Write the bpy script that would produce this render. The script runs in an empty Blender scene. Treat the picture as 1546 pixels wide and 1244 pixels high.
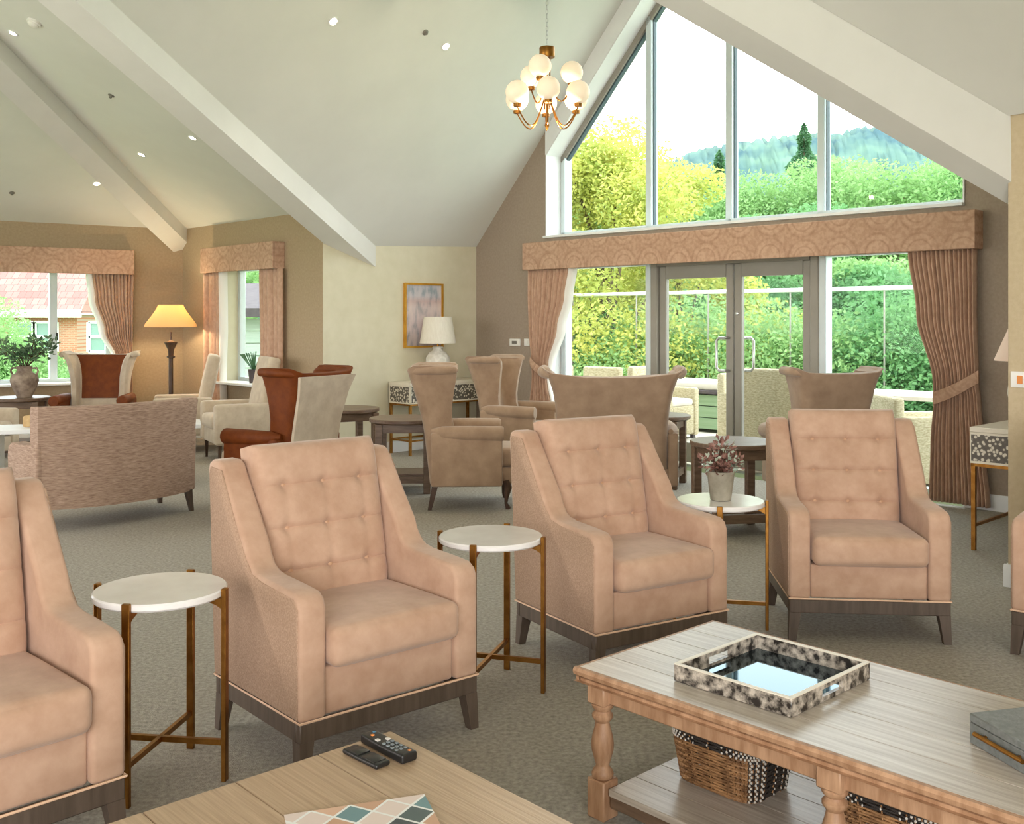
import bpy, bmesh, math, random
import numpy as np
from mathutils import Vector, Matrix
random.seed(7)
sc = bpy.context.scene
COL = sc.collection
R = math.radians

# ------------------------------------------------------------------ camera
F = 1555.0; CX = 773.0; HY = 481.0; EYE = 1.5     # pixels of the 1546x1244 frame
cam = bpy.data.cameras.new('camera'); camo = bpy.data.objects.new('camera', cam); COL.objects.link(camo)
camo.location = (0, 0, EYE); camo.rotation_euler = (R(90), 0, 0)
cam.sensor_fit = 'HORIZONTAL'; cam.sensor_width = 36; cam.lens = 36 * F / 1546
cam.shift_y = -(622 - HY) / 1546; cam.clip_start = .05; cam.clip_end = 2000
sc.camera = camo
# ------------------------------------------------------------------ world, lights, exposure
w = bpy.data.worlds.new('World'); sc.world = w; w.use_nodes = True
bg = w.node_tree.nodes['Background']; bg.inputs[0].default_value = (.92, .975, 1, 1); bg.inputs[1].default_value = 4.0
vs = sc.view_settings; vs.view_transform = 'Standard'; vs.look = 'None'; vs.exposure = .35; vs.gamma = 1; vs.use_curve_mapping = False
def area(name, loc, target, sx, sy, power, col):
    l = bpy.data.lights.new(name, 'AREA'); l.shape = 'RECTANGLE'; l.size = sx; l.size_y = sy; l.energy = power; l.color = col
    o = bpy.data.objects.new(name, l); COL.objects.link(o); o.location = loc
    o.rotation_euler = (Vector(target) - Vector(loc)).to_track_quat('-Z', 'Y').to_euler(); return o
area('fill_area_back', (0, -3.55, 2.0), (0, 6, 1.3), 6.6, 2.5, 290, (1, .93, .88))  # added area lamp, fills the room from an assumed window behind the camera
area('fill_area_side', (-6.9, 3.6, 1.9), (0, 6.0, 1.4), 4.2, 2.2, 150, (1, .95, .91))  # added area lamp at an assumed unseen window, brightens the left bay

# ------------------------------------------------------------------ helpers: pixels to places
def at(px, py, Y): return Vector(((px - CX) / F * Y, Y, EYE - (py - HY) / F * Y))
def floor_pt(px, py, z=0): return at(px, py, (EYE - z) * F / (py - HY))
class Wall:                     # local x along the wall, local y outward, z up
    def __init__(s, A, B):
        s.A = Vector((A[0], A[1], 0)); s.B = Vector((B[0], B[1], 0)); d = s.B - s.A; s.L = d.length; d.normalize(); s.d = d
        s.o = Vector((-d.y, d.x, 0)); s.M = Matrix(((d.x, s.o.x, 0, A[0]), (d.y, s.o.y, 0, A[1]), (0, 0, 1, 0), (0, 0, 0, 1)))
    def tz(s, px, py=HY, off=0.0):
        k = (px - CX) / F; A = s.A + s.o * off
        t = (k * A.y - A.x) / (s.d.x - k * s.d.y); Y = A.y + t * s.d.y
        return t, EYE - (py - HY) / F * Y
    def t(s, px, off=0.0): return s.tz(px, HY, off)[0]
    def p(s, t, off=0, z=0): return s.A + s.d * t + s.o * off + Vector((0, 0, z))

def lin(r, g, b):
    f = lambda c: (c / 255) / 12.92 if c / 255 <= .04045 else ((c / 255 + .055) / 1.055) ** 2.4
    return (f(r), f(g), f(b), 1)

# ------------------------------------------------------------------ helpers: meshes
class MB:
    def __init__(s): s.v = []; s.f = []
    def add(s, vs, fs, M=None):
        n = len(s.v)
        s.v += [tuple(M @ Vector(v)) for v in vs] if M else [tuple(v) for v in vs]
        s.f += [tuple(i + n for i in f) for f in fs]; return s
    def bm(s, b, M=None):
        b.verts.index_update(); s.add([v.co.copy() for v in b.verts], [[v.index for v in f.verts] for f in b.faces], M); b.free(); return s
    def box(s, c, h, M=None, r=0.0, n=1):      # centre, full size; r rounds the edges
        hx, hy, hz = h[0] / 2, h[1] / 2, h[2] / 2
        if r <= 0:
            vs = [(c[0] + sx * hx, c[1] + sy * hy, c[2] + sz * hz) for sx in (-1, 1) for sy in (-1, 1) for sz in (-1, 1)]
            return s.add(vs, [(0, 1, 3, 2), (4, 6, 7, 5), (0, 4, 5, 1), (2, 3, 7, 6), (0, 2, 6, 4), (1, 5, 7, 3)], M)
        if n > 1: return s.rbox(c, h, r, n, M=M)
        a = [hx, hy, hz]; vs, fs = [], []           # plain chamfered box
        for ax in range(3):
            j, k = [(1, 2), (2, 0), (0, 1)][ax]
            for sg in (-1, 1):
                for sj, sk in ((-1, -1), (1, -1), (1, 1), (-1, 1)):
                    p = [0, 0, 0]; p[ax] = sg * a[ax]; p[j] = sj * (a[j] - r); p[k] = sk * (a[k] - r); vs.append((c[0] + p[0], c[1] + p[1], c[2] + p[2]))
        def vi(ax, sg, s3):                          # vertex of face (ax, sg) at the corner with signs s3
            j, k = [(1, 2), (2, 0), (0, 1)][ax]; q = {(-1, -1): 0, (1, -1): 1, (1, 1): 2, (-1, 1): 3}[(s3[j], s3[k])]; return (ax * 2 + (sg > 0)) * 4 + q
        for f in range(6): fs.append(tuple(f * 4 + q for q in range(4)))
        for ax in range(3):                          # edge chamfers along axis ax
            j, k = [(1, 2), (2, 0), (0, 1)][ax]
            for sj in (-1, 1):
                for sk in (-1, 1):
                    def s3(e): t = [0, 0, 0]; t[ax] = e; t[j] = sj; t[k] = sk; return t
                    fs.append((vi(j, sj, s3(-1)), vi(j, sj, s3(1)), vi(k, sk, s3(1)), vi(k, sk, s3(-1))))
        for x in (-1, 1):
            for y in (-1, 1):
                for z in (-1, 1): fs.append((vi(0, x, (x, y, z)), vi(1, y, (x, y, z)), vi(2, z, (x, y, z))))
        return s.add(vs, fs, M)
    def rbox(s, c, h, r, n=2, m=1, puff=(0, 0, 0), M=None, warp=None):
        H = [x / 2 for x in h]; r = min(r, min(H) * .98)
        def samples(H):
            a = [-H + r * (1 - math.cos(k / n * math.pi / 2)) for k in range(n)] if n > 1 else [-H]
            mid = [-(H - r) + 2 * (H - r) * k / m for k in range(m + 1)]
            return a + mid + [-x for x in reversed(a)]
        S = [samples(x) for x in H]; vid = {}; vs = []; fs = []
        def vert(q):
            key = tuple(round(x, 5) for x in q)
            if key in vid: return vid[key]
            inn = [max(-(H[i] - r), min(H[i] - r, q[i])) for i in range(3)]
            d = Vector([q[i] - inn[i] for i in range(3)])
            if d.length > 0: d.normalize()
            p = [inn[i] + d[i] * r for i in range(3)]
            for i in range(3):
                if puff[i]:
                    j, k = [a for a in range(3) if a != i]
                    p[i] += puff[i] * d[i] * max(0, 1 - (q[j] / H[j]) ** 2) * max(0, 1 - (q[k] / H[k]) ** 2)
            p = Vector(p) + Vector(c)
            if warp: p = warp(p)
            vid[key] = len(vs); vs.append(p); return vid[key]
        for ax in range(3):
            j, k = [(1, 2), (2, 0), (0, 1)][ax]
            for sg in (-1, 1):
                for a in range(len(S[j]) - 1):
                    for b in range(len(S[k]) - 1):
                        q = []
                        for da, db in ((0, 0), (1, 0), (1, 1), (0, 1)):
                            p = [0, 0, 0]; p[ax] = sg * H[ax]; p[j] = S[j][a + da]; p[k] = S[k][b + db]; q.append(vert(p))
                        if sg < 0: q.reverse()
                        fs.append(tuple(q))
        return s.add(vs, fs, M)
    def prism(s, poly, axis, a0, a1, bevel=0, seg=2, M=None):   # poly of 2d points, extruded along an axis
        def p3(p, a): return {'x': (a, p[0], p[1]), 'y': (p[0], a, p[1]), 'z': (p[0], p[1], a)}[axis]
        b = bmesh.new(); v0 = [b.verts.new(p3(p, a0)) for p in poly]; v1 = [b.verts.new(p3(p, a1)) for p in poly]
        b.faces.new(v0); b.faces.new(v1[::-1]); n = len(poly)
        for i in range(n): b.faces.new((v0[i], v1[i], v1[(i + 1) % n], v0[(i + 1) % n]))
        bmesh.ops.recalc_face_normals(b, faces=b.faces)
        if bevel:
            ed = [e for e in b.edges if len(e.link_faces) == 2 and e.calc_face_angle(0) > R(50)]
            bmesh.ops.bevel(b, geom=ed, offset=bevel, segments=seg, affect='EDGES', profile=.5, clamp_overlap=True)
        return s.bm(b, M)
    def tube(s, pts, r, n=8, M=None, closed=False):
        pts = [Vector(p) for p in pts]; rs = r if isinstance(r, (list, tuple)) else [r] * len(pts); vs = []; fs = []; up = None; N = len(pts)
        for i, p in enumerate(pts):
            a = pts[i - 1] if (i > 0 or closed) else p; c = pts[(i + 1) % N] if (i < N - 1 or closed) else p
            t = (c - a).normalized()
            if up is None: up = t.orthogonal().normalized()
            up = (up - t * up.dot(t)).normalized(); sd = t.cross(up)
            for k in range(n):
                an = 2 * math.pi * k / n; vs.append(p + (up * math.cos(an) + sd * math.sin(an)) * rs[i])
        for i in range(N if closed else N - 1):
            for k in range(n):
                j = (i + 1) % N; fs.append((i * n + k, i * n + (k + 1) % n, j * n + (k + 1) % n, j * n + k))
        if not closed: fs += [tuple(range(n))[::-1], tuple((N - 1) * n + k for k in range(n))]
        return s.add(vs, fs, M)
    def lathe(s, prof, n=20, M=None, sq=None):     # prof [(r,z)..]
        vs = []; fs = []
        for r, z in prof:
            for k in range(n):
                a = 2 * math.pi * k / n + (math.pi / 4 if n == 4 else 0); vs.append((r * math.cos(a), r * math.sin(a), z))
        for i in range(len(prof) - 1):
            for k in range(n): fs.append((i * n + k, i * n + (k + 1) % n, (i + 1) * n + (k + 1) % n, (i + 1) * n + k))
        fs += [tuple(range(n))[::-1], tuple((len(prof) - 1) * n + k for k in range(n))]
        return s.add(vs, fs, M)
    def loft(s, rings, cap=True, closed=True, M=None):
        n = len(rings[0]); vs = [p for r in rings for p in r]; fs = []
        for i in range(len(rings) - 1):
            for k in range(n if closed else n - 1): fs.append((i * n + k, i * n + (k + 1) % n, (i + 1) * n + (k + 1) % n, (i + 1) * n + k))
        if cap: fs += [tuple(range(n))[::-1], tuple((len(rings) - 1) * n + k for k in range(n))]
        return s.add(vs, fs, M)
    def sphere(s, c, r, n=14, m=9, M=None, sc3=(1, 1, 1)):
        prof = [(r * math.sin(math.pi * (i + .02) / (m + .04)), -r * math.cos(math.pi * (i + .02) / (m + .04))) for i in range(m + 1)]
        T = Matrix.Translation(c) @ Matrix.Diagonal((*sc3, 1)); return s.lathe(prof, n, (M @ T) if M else T)
    def mesh(s, name, m, sharp=40):
        me = bpy.data.meshes.new(name); me.from_pydata(s.v, [], s.f)
        b = bmesh.new(); b.from_mesh(me); bmesh.ops.recalc_face_normals(b, faces=b.faces); b.to_mesh(me); b.free()
        for p in me.polygons: p.use_smooth = True
        me.set_sharp_from_angle(angle=R(sharp))
        me.materials.append(m); return me
    def build(s, name, m, parent=None, sharp=40):
        o = bpy.data.objects.new(name, s.mesh(name, m, sharp)); COL.objects.link(o); o.parent = parent; return o
def tag(o, label=None, cat=None, group=None, kind=None):
    if label: o['label'] = label
    if cat: o['category'] = cat
    if group: o['group'] = group
    if kind: o['kind'] = kind
    return o
def thing(name, label, cat, loc=(0, 0, 0), rz=0, group=None, kind=None):
    o = bpy.data.objects.new(name, None); COL.objects.link(o); o.location = loc; o.rotation_euler = (0, 0, rz); o.empty_display_size = .1
    return tag(o, label, cat, group, kind)
def frame_thing(name, wall, label=None, cat=None, group=None, kind=None):
    o = thing(name, label, cat, group=group, kind=kind); o.matrix_world = wall.M; return o
def dup(root, loc, rz, label, group=None):
    def cp(o, par):
        c = o.copy(); COL.objects.link(c); c.parent = par
        for ch in o.children: cp(ch, c)
        return c
    r = cp(root, None); r.location = loc; r.rotation_euler = (0, 0, rz); r['label'] = label
    if group: r['group'] = group
    return r
def structure(name, mb, m, parent=None, sharp=30):
    o = mb.build(name, m, parent, sharp)
    if not parent: o['kind'] = 'structure'
    return o
def T(x, y, z): return Matrix.Translation((x, y, z))
def RZ(a): return Matrix.Rotation(a, 4, 'Z')
def RX(a): return Matrix.Rotation(a, 4, 'X')
def RY(a): return Matrix.Rotation(a, 4, 'Y')

# ------------------------------------------------------------------ materials
MATS = {}
def mat(name, c1, c2=None, rough=.7, scale=6, stretch=(1, 1, 1), bump=0, bscale=None, metal=0, sheen=0, kind='noise', detail=4, spec=.5, coord='Object', contrast=(.35, .65), trans=0, bdist=.01):
    m = bpy.data.materials.new(name); m.use_nodes = True; nt = m.node_tree; N = nt.nodes; L = nt.links; b = N['Principled BSDF']
    b.inputs['Roughness'].default_value = rough; b.inputs['Metallic'].default_value = metal; b.inputs['Specular IOR Level'].default_value = spec
    if sheen: b.inputs['Sheen Weight'].default_value = sheen; b.inputs['Sheen Roughness'].default_value = .5
    b.inputs['Base Color'].default_value = c1
    tc = N.new('ShaderNodeTexCoord'); mp = N.new('ShaderNodeMapping'); mp.inputs['Scale'].default_value = stretch
    L.new(tc.outputs[coord], mp.inputs[0])
    def tex(sc_):
        if kind == 'wave':
            t = N.new('ShaderNodeTexWave'); t.inputs['Scale'].default_value = sc_; t.inputs['Distortion'].default_value = 6; t.inputs['Detail'].default_value = detail; t.inputs['Detail Scale'].default_value = 1.5
            L.new(mp.outputs[0], t.inputs[0]); return t.outputs['Fac']
        if kind == 'voronoi':
            t = N.new('ShaderNodeTexVoronoi'); t.inputs['Scale'].default_value = sc_; L.new(mp.outputs[0], t.inputs[0]); return t.outputs['Distance']
        t = N.new('ShaderNodeTexNoise'); t.inputs['Scale'].default_value = sc_; t.inputs['Detail'].default_value = detail; t.inputs['Roughness'].default_value = .6
        L.new(mp.outputs[0], t.inputs[0]); return t.outputs[0]
    if c2:
        r = N.new('ShaderNodeValToRGB'); r.color_ramp.elements[0].position = contrast[0]; r.color_ramp.elements[1].position = contrast[1]
        r.color_ramp.elements[0].color = c1; r.color_ramp.elements[1].color = c2
        L.new(tex(scale), r.inputs[0]); L.new(r.outputs[0], b.inputs['Base Color'])
    if bump:
        bp = N.new('ShaderNodeBump'); bp.inputs['Strength'].default_value = bump; bp.inputs['Distance'].default_value = bdist
        L.new(tex(bscale or scale), bp.inputs['Height']); L.new(bp.outputs[0], b.inputs['Normal'])
    MATS[name] = m; return m
def emit(name, col, strength):
    m = bpy.data.materials.new(name); m.use_nodes = True; b = m.node_tree.nodes['Principled BSDF']
    b.inputs['Base Color'].default_value = col; b.inputs['Emission Color'].default_value = col; b.inputs['Emission Strength'].default_value = strength; MATS[name] = m; return m
def glassmat(name, tint=(1, 1, 1, 1), gloss=.005):
    m = bpy.data.materials.new(name); m.use_nodes = True; nt = m.node_tree; N = nt.nodes; L = nt.links; N.clear()
    o = N.new('ShaderNodeOutputMaterial'); t = N.new('ShaderNodeBsdfTransparent'); g = N.new('ShaderNodeBsdfGlossy'); x = N.new('ShaderNodeMixShader')
    t.inputs[0].default_value = tint; g.inputs['Roughness'].default_value = .02
    f = N.new('ShaderNodeLayerWeight'); f.inputs[0].default_value = .5
    p = N.new('ShaderNodeMath'); p.operation = 'POWER'; p.inputs[1].default_value = 5; L.new(f.outputs['Facing'], p.inputs[0])
    q = N.new('ShaderNodeMath'); q.operation = 'MULTIPLY_ADD'; q.inputs[1].default_value = .5; q.inputs[2].default_value = gloss; L.new(p.outputs[0], q.inputs[0]); L.new(q.outputs[0], x.inputs[0])
    L.new(t.outputs[0], x.inputs[1]); L.new(g.outputs[0], x.inputs[2]); L.new(x.outputs[0], o.inputs[0]); MATS[name] = m; return m

M_ceil = mat('ceiling_paint', lin(216, 217, 211), lin(221, 222, 216), .9, 1.5)
M_beam = mat('beam_paint', lin(228, 228, 223), lin(223, 223, 218), .8, 2)
M_beige = mat('beige_wallpaper', lin(190, 172, 140), lin(198, 181, 150), .85, 30, bump=.15, bscale=120)
M_taupe = mat('taupe_wallpaper', lin(154, 139, 124), lin(164, 149, 133), .85, 40, bump=.15, bscale=120)
M_bay = mat('bay_wallpaper', lin(166, 146, 118), lin(176, 156, 128), .85, 40, bump=.15, bscale=120)
M_cream = mat('cream_wall_paint', lin(214, 208, 182), lin(220, 214, 190), .85, 6)
M_white = mat('white_gloss_paint', lin(236, 238, 238), lin(230, 233, 234), .45, 3)
M_carpet = mat('carpet_pile', lin(136, 131, 121), lin(182, 176, 164), .95, 55, bump=.5, bscale=160, contrast=(.3, .7), detail=6)
M_frame = mat('grey_aluminium', lin(150, 146, 136), lin(156, 152, 143), .45, 4, spec=.4)
M_upvc = mat('pale_window_frame', lin(205, 218, 222), lin(214, 226, 228), .35, 4)
M_gasket = mat('dark_gasket', lin(70, 90, 98), None, .5)
M_steel = mat('brushed_steel', lin(205, 205, 203), lin(190, 190, 190), .28, 20, metal=1)
M_gold = mat('brushed_brass', lin(166, 118, 58), lin(138, 94, 42), .4, 18, metal=1)
M_glass = glassmat('window_glass', (.97, .99, .985, 1))
M_velvet = mat('peach_velvet', lin(180, 144, 119), lin(202, 168, 144), .85, 9, bump=.12, bscale=40, sheen=.25, contrast=(.3, .72))
M_weave = mat('woven_side_fabric', lin(162, 131, 108), lin(188, 158, 134), .9, 160, bump=.3, bscale=220, contrast=(.35, .68))
M_button = mat('button_fabric', lin(196, 158, 128), None, .8)
M_piping = mat('pale_piping', lin(226, 190, 160), None, .8)
M_legwood = mat('dark_taupe_wood', lin(76, 64, 54), lin(94, 80, 69), .5, 6, stretch=(6, 6, .6), bump=.1)
M_brownv = mat('brown_velvet', lin(150, 123, 99), lin(174, 147, 121), .85, 8, bump=.1, bscale=40, sheen=.3, contrast=(.3, .72))
M_creamv = mat('cream_velvet', lin(186, 170, 148), lin(204, 190, 168), .85, 8, bump=.1, bscale=40, sheen=.3)
M_leather = mat('tan_brown_leather', lin(100, 46, 9), lin(116, 57, 13), .6, 14, bump=.15, bscale=90, spec=.25)
M_sofa = mat('streaked_sofa_weave', lin(142, 116, 99), lin(184, 158, 139), .9, 20, stretch=(1, 1, 9), bump=.3, bscale=30, contrast=(.35, .66))
M_darkleg = mat('dark_leg_wood', lin(62, 44, 32), lin(80, 58, 44), .4, 8, stretch=(4, 4, .6))
M_tabwood = mat('brown_table_wood', lin(98, 78, 62), lin(122, 99, 80), .4, 7, stretch=(1, 8, 8), bump=.1)
M_marble = mat('white_marble', lin(226, 222, 220), lin(240, 238, 236), .18, 5, detail=6, contrast=(.25, .6))
M_lime = mat('limed_oak_top', lin(160, 147, 133), lin(200, 192, 181), .3, 5, stretch=(.6, 15, 15), bump=.1, contrast=(.32, .68), detail=7, spec=.6)
M_limeleg = mat('honey_oak_legs', lin(150, 112, 82), lin(184, 146, 114), .5, 6, stretch=(6, 6, 1), bump=.1)
M_oak = mat('warm_oak_top', lin(160, 134, 106), lin(194, 168, 140), .34, 5, stretch=(.7, 24, 24), bump=.12, contrast=(.3, .7), detail=7, spec=.6)
M_mirror = mat('mirror_tray_base', lin(42, 74, 88), None, .03, metal=1)
M_shell = mat('pen_shell_marquetry', lin(38, 32, 28), lin(190, 180, 166), .3, 34, detail=6, contrast=(.4, .62))
M_bone = mat('ivory_edge', lin(222, 214, 196), None, .4)
M_grey = mat('grey_shagreen', lin(104, 108, 106), lin(124, 128, 126), .5, 60, bump=.2, bscale=160)
M_wicker = mat('brown_wicker', lin(104, 72, 44), lin(168, 126, 84), .6, 25)
M_wickd = mat('dark_wicker', lin(30, 26, 24), lin(56, 50, 46), .6, 25)
M_wickw = mat('white_wicker', lin(206, 200, 190), None, .6)
M_black = mat('black_plastic', lin(22, 22, 23), lin(30, 30, 31), .4, 10)
M_curtain = mat('rose_beige_curtain', lin(182, 147, 123), lin(200, 165, 141), .85, 30, stretch=(1, 1, .6), bump=.15, bscale=70, sheen=.2)
M_lining = mat('white_curtain_lining', lin(240, 236, 230), None, .9)
M_ceramic = mat('white_textured_ceramic', lin(222, 218, 208), lin(236, 232, 224), .4, 18, bump=.5, bscale=26, kind='voronoi', bdist=.02)
M_shade = mat('linen_lamp_shade', lin(226, 220, 206), lin(234, 229, 216), .9, 60, stretch=(1, 1, .2))
M_plaster = mat('grey_plaster_pot', lin(140, 134, 118), lin(164, 157, 141), .9, 14, bump=.4)
M_pottery = mat('worn_pottery', lin(110, 92, 80), lin(172, 154, 136), .7, 9, bump=.2)
M_leafd = mat('olive_leaves', lin(60, 92, 62), lin(126, 156, 118), .6, 3)
M_leafp = mat('dusky_plum_leaves', lin(92, 58, 50), lin(176, 132, 118), .6, 9)
M_leafl = mat('pale_sage_leaves', lin(150, 170, 150), lin(196, 206, 188), .6, 9)
M_spike = mat('succulent_leaves', lin(48, 92, 62), lin(96, 140, 96), .5, 4)
M_stem = mat('plant_stem', lin(86, 66, 48), None, .8)
M_globe = emit('frosted_lit_globe', lin(255, 236, 208), .25)
M_bulb = emit('lit_downlight', lin(255, 236, 214), 9)
M_plastic = mat('white_plastic', lin(236, 234, 228), None, .4)
M_sensor = mat('grey_sensor', lin(120, 116, 108), None, .5)
M_rattan = mat('pale_rattan', lin(166, 154, 122), lin(206, 196, 166), .8, 30, stretch=(1, 1, 3), bump=.4, bscale=60)
M_cushion = mat('pale_outdoor_cushion', lin(212, 206, 196), lin(222, 217, 208), .9, 6)
M_paving = mat('pale_paving', lin(186, 178, 166), lin(206, 199, 188), .85, 3)
M_sage = mat('sage_painted_board', lin(136, 164, 128), lin(150, 176, 141), .7, 4, stretch=(.4, 6, 6))
M_sagec = mat('pale_clad_board', lin(168, 182, 172), lin(180, 192, 182), .7, 4, stretch=(.4, 6, 6))
M_slate = mat('slate_roof', lin(74, 66, 70), lin(92, 84, 86), .8, 8)
M_bark = mat('tree_bark', lin(92, 78, 62), lin(120, 104, 84), .9, 6, bump=.5)
# patterned materials
def node_mat(name, rough=.7):
    m = bpy.data.materials.new(name); m.use_nodes = True; b = m.node_tree.nodes['Principled BSDF']; b.inputs['Roughness'].default_value = rough
    MATS[name] = m; return m, m.node_tree.nodes, m.node_tree.links, b
def ramp(N, stops, const=False):
    r = N.new('ShaderNodeValToRGB'); cr = r.color_ramp
    if const: cr.interpolation = 'CONSTANT'
    cr.elements[0].position, cr.elements[0].color = stops[0]; cr.elements[1].position, cr.elements[1].color = stops[-1]
    for p, c in stops[1:-1]: e = cr.elements.new(p); e.color = c
    return r
def mapping(N, L, scale=(1, 1, 1), rot=(0, 0, 0), loc=(0, 0, 0)):
    tc = N.new('ShaderNodeTexCoord'); mp = N.new('ShaderNodeMapping'); mp.inputs['Scale'].default_value = scale; mp.inputs['Rotation'].default_value = rot; mp.inputs['Location'].default_value = loc
    L.new(tc.outputs['Object'], mp.inputs[0]); return mp
def mixc(N, L, fac, a, b):
    x = N.new('ShaderNodeMix'); x.data_type = 'RGBA'
    for sck, v in ((x.inputs[0], fac), (x.inputs[6], a), (x.inputs[7], b)):
        if hasattr(v, 'node'): L.new(v, sck)
        else: sck.default_value = v
    return x.outputs[2]
# damask pelmet fabric: rows of urn-shaped medallions
M_damask, N, L, b = node_mat('damask_pelmet_fabric', .85)
mp = mapping(N, L, (2.9, .001, 2.9), (0, 0, 0), (0, 0, -2.2 * 2.9 + .5)); v = N.new('ShaderNodeTexVoronoi'); v.inputs['Randomness'].default_value = .12; v.inputs['Scale'].default_value = 1; L.new(mp.outputs[0], v.inputs[0])
nz = N.new('ShaderNodeTexNoise'); nz.inputs['Scale'].default_value = 34; nz.inputs['Detail'].default_value = 5; mp2 = mapping(N, L); L.new(mp2.outputs[0], nz.inputs[0])
rp = ramp(N, [(0, lin(202, 168, 144)), (.27, lin(198, 163, 139)), (.30, lin(166, 130, 107)), (.34, lin(200, 165, 141)), (.42, lin(194, 159, 135)), (.46, lin(168, 132, 109)), (.52, lin(190, 155, 131)), (1, lin(186, 150, 126))])
L.new(v.outputs['Distance'], rp.inputs[0]); rn = ramp(N, [(.38, lin(170, 134, 110)), (.6, lin(206, 172, 148))]); L.new(nz.outputs[0], rn.inputs[0])
L.new(mixc(N, L, .42, rp.outputs[0], rn.outputs[0]), b.inputs['Base Color'])
# bone inlay for the consoles
M_inlay, N, L, b = node_mat('bone_inlay', .4)
mp = mapping(N, L, (38, 38, 38)); v = N.new('ShaderNodeTexVoronoi'); v.inputs['Scale'].default_value = 1; L.new(mp.outputs[0], v.inputs[0])
rp = ramp(N, [(0, lin(222, 214, 196)), (.34, lin(206, 198, 180)), (.46, lin(96, 88, 78)), (1, lin(78, 72, 64))]); L.new(v.outputs['Distance'], rp.inputs[0]); L.new(rp.outputs[0], b.inputs['Base Color'])
# abstract pastel painting
M_paint, N, L, b = node_mat('pastel_abstract_painting', .6)
mp = mapping(N, L, (1, 1, 1)); sx = N.new('ShaderNodeSeparateXYZ'); L.new(mp.outputs[0], sx.inputs[0])
rz = ramp(N, [(0, lin(128, 122, 126)), (.14, lin(150, 140, 142)), (.3, lin(206, 192, 196)), (.62, lin(220, 204, 202)), (.72, lin(200, 168, 166)), (.8, lin(196, 200, 208)), (1, lin(176, 190, 200))])
ma = N.new('ShaderNodeMath'); ma.operation = 'MULTIPLY_ADD'; ma.inputs[1].default_value = 1.35; ma.inputs[2].default_value = .5; L.new(sx.outputs[2], ma.inputs[0]); L.new(ma.outputs[0], rz.inputs[0])
mp3 = mapping(N, L, (10, 1, 4)); nz = N.new('ShaderNodeTexNoise'); nz.inputs['Scale'].default_value = 1.4; nz.inputs['Detail'].default_value = 5; L.new(mp3.outputs[0], nz.inputs[0])
rn = ramp(N, [(.36, lin(96, 120, 132)), (.5, lin(214, 198, 198)), (.64, lin(232, 214, 208))]); L.new(nz.outputs[0], rn.inputs[0])
L.new(mixc(N, L, .45, rz.outputs[0], rn.outputs[0]), b.inputs['Base Color'])
# magazine cover of coloured lozenges
M_mag, N, L, b = node_mat('lozenge_magazine_print', .35)
mp = mapping(N, L, (17, 17, 1), (0, 0, R(45)))
fl = N.new('ShaderNodeVectorMath'); fl.operation = 'FLOOR'; L.new(mp.outputs[0], fl.inputs[0]); fr = N.new('ShaderNodeVectorMath'); fr.operation = 'FRACTION'; L.new(mp.outputs[0], fr.inputs[0])
wn = N.new('ShaderNodeTexWhiteNoise'); wn.noise_dimensions = '2D'; L.new(fl.outputs[0], wn.inputs[0])
rp = ramp(N, [(0, lin(74, 92, 94)), (.2, lin(198, 158, 130)), (.36, lin(222, 206, 198)), (.5, lin(104, 140, 146)), (.64, lin(60, 70, 76)), (.8, lin(214, 176, 150)), (.9, lin(230, 226, 222))], True); L.new(wn.outputs[0], rp.inputs[0])
s2 = N.new('ShaderNodeSeparateXYZ'); L.new(fr.outputs[0], s2.inputs[0])
def edge(sock):
    a = N.new('ShaderNodeMath'); a.operation = 'LESS_THAN'; a.inputs[1].default_value = .1; L.new(sock, a.inputs[0]); return a.outputs[0]
mx = N.new('ShaderNodeMath'); mx.operation = 'MAXIMUM'; L.new(edge(s2.outputs[0]), mx.inputs[0]); L.new(edge(s2.outputs[1]), mx.inputs[1])
L.new(mixc(N, L, mx.outputs[0], rp.outputs[0], lin(232, 234, 232)), b.inputs['Base Color'])
# brick and tile for the house far outside
def brick(name, c1, c2, cm, w, h):
    m, N, L, b = node_mat(name, .9); mp = mapping(N, L, (1, 1, 1), (R(90), 0, 0)); t = N.new('ShaderNodeTexBrick'); t.inputs['Scale'].default_value = 1
    t.inputs['Color1'].default_value = c1; t.inputs['Color2'].default_value = c2; t.inputs['Mortar'].default_value = cm; t.inputs['Brick Width'].default_value = w; t.inputs['Row Height'].default_value = h; t.inputs['Mortar Size'].default_value = .012
    L.new(mp.outputs[0], t.inputs[0]); L.new(t.outputs[0], b.inputs['Base Color']); return m
M_brick = brick('red_brick', lin(168, 106, 80), lin(188, 128, 100), lin(176, 150, 132), .24, .08)
M_tile = brick('red_roof_tile', lin(150, 106, 100), lin(172, 128, 120), lin(120, 88, 84), .3, .3)
# foliage with a little light passing through
def foliage(name, c1, c2, scale=.6):
    m = mat(name, c1, c2, .7, scale, coord='Object', contrast=(.3, .7)); nt = m.node_tree; N = nt.nodes; L = nt.links; b = N['Principled BSDF']
    tr = N.new('ShaderNodeBsdfTranslucent'); mx = N.new('ShaderNodeMixShader'); mx.inputs[0].default_value = .4
    col = b.inputs['Base Color'].links[0].from_socket; L.new(col, tr.inputs[0]); L.new(b.outputs[0], mx.inputs[1]); L.new(tr.outputs[0], mx.inputs[2]); L.new(mx.outputs[0], N['Material Output'].inputs[0]); return m
M_fy = foliage('lime_yellow_foliage', lin(166, 184, 96), lin(222, 216, 122), 1.6)
M_fg = foliage('pale_green_foliage', lin(120, 164, 98), lin(166, 198, 132), .5)
M_fm = foliage('mid_green_foliage', lin(92, 146, 96), lin(136, 180, 116), .5)
M_fc = foliage('conifer_foliage', lin(64, 108, 74), lin(98, 142, 96), .8)
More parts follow.
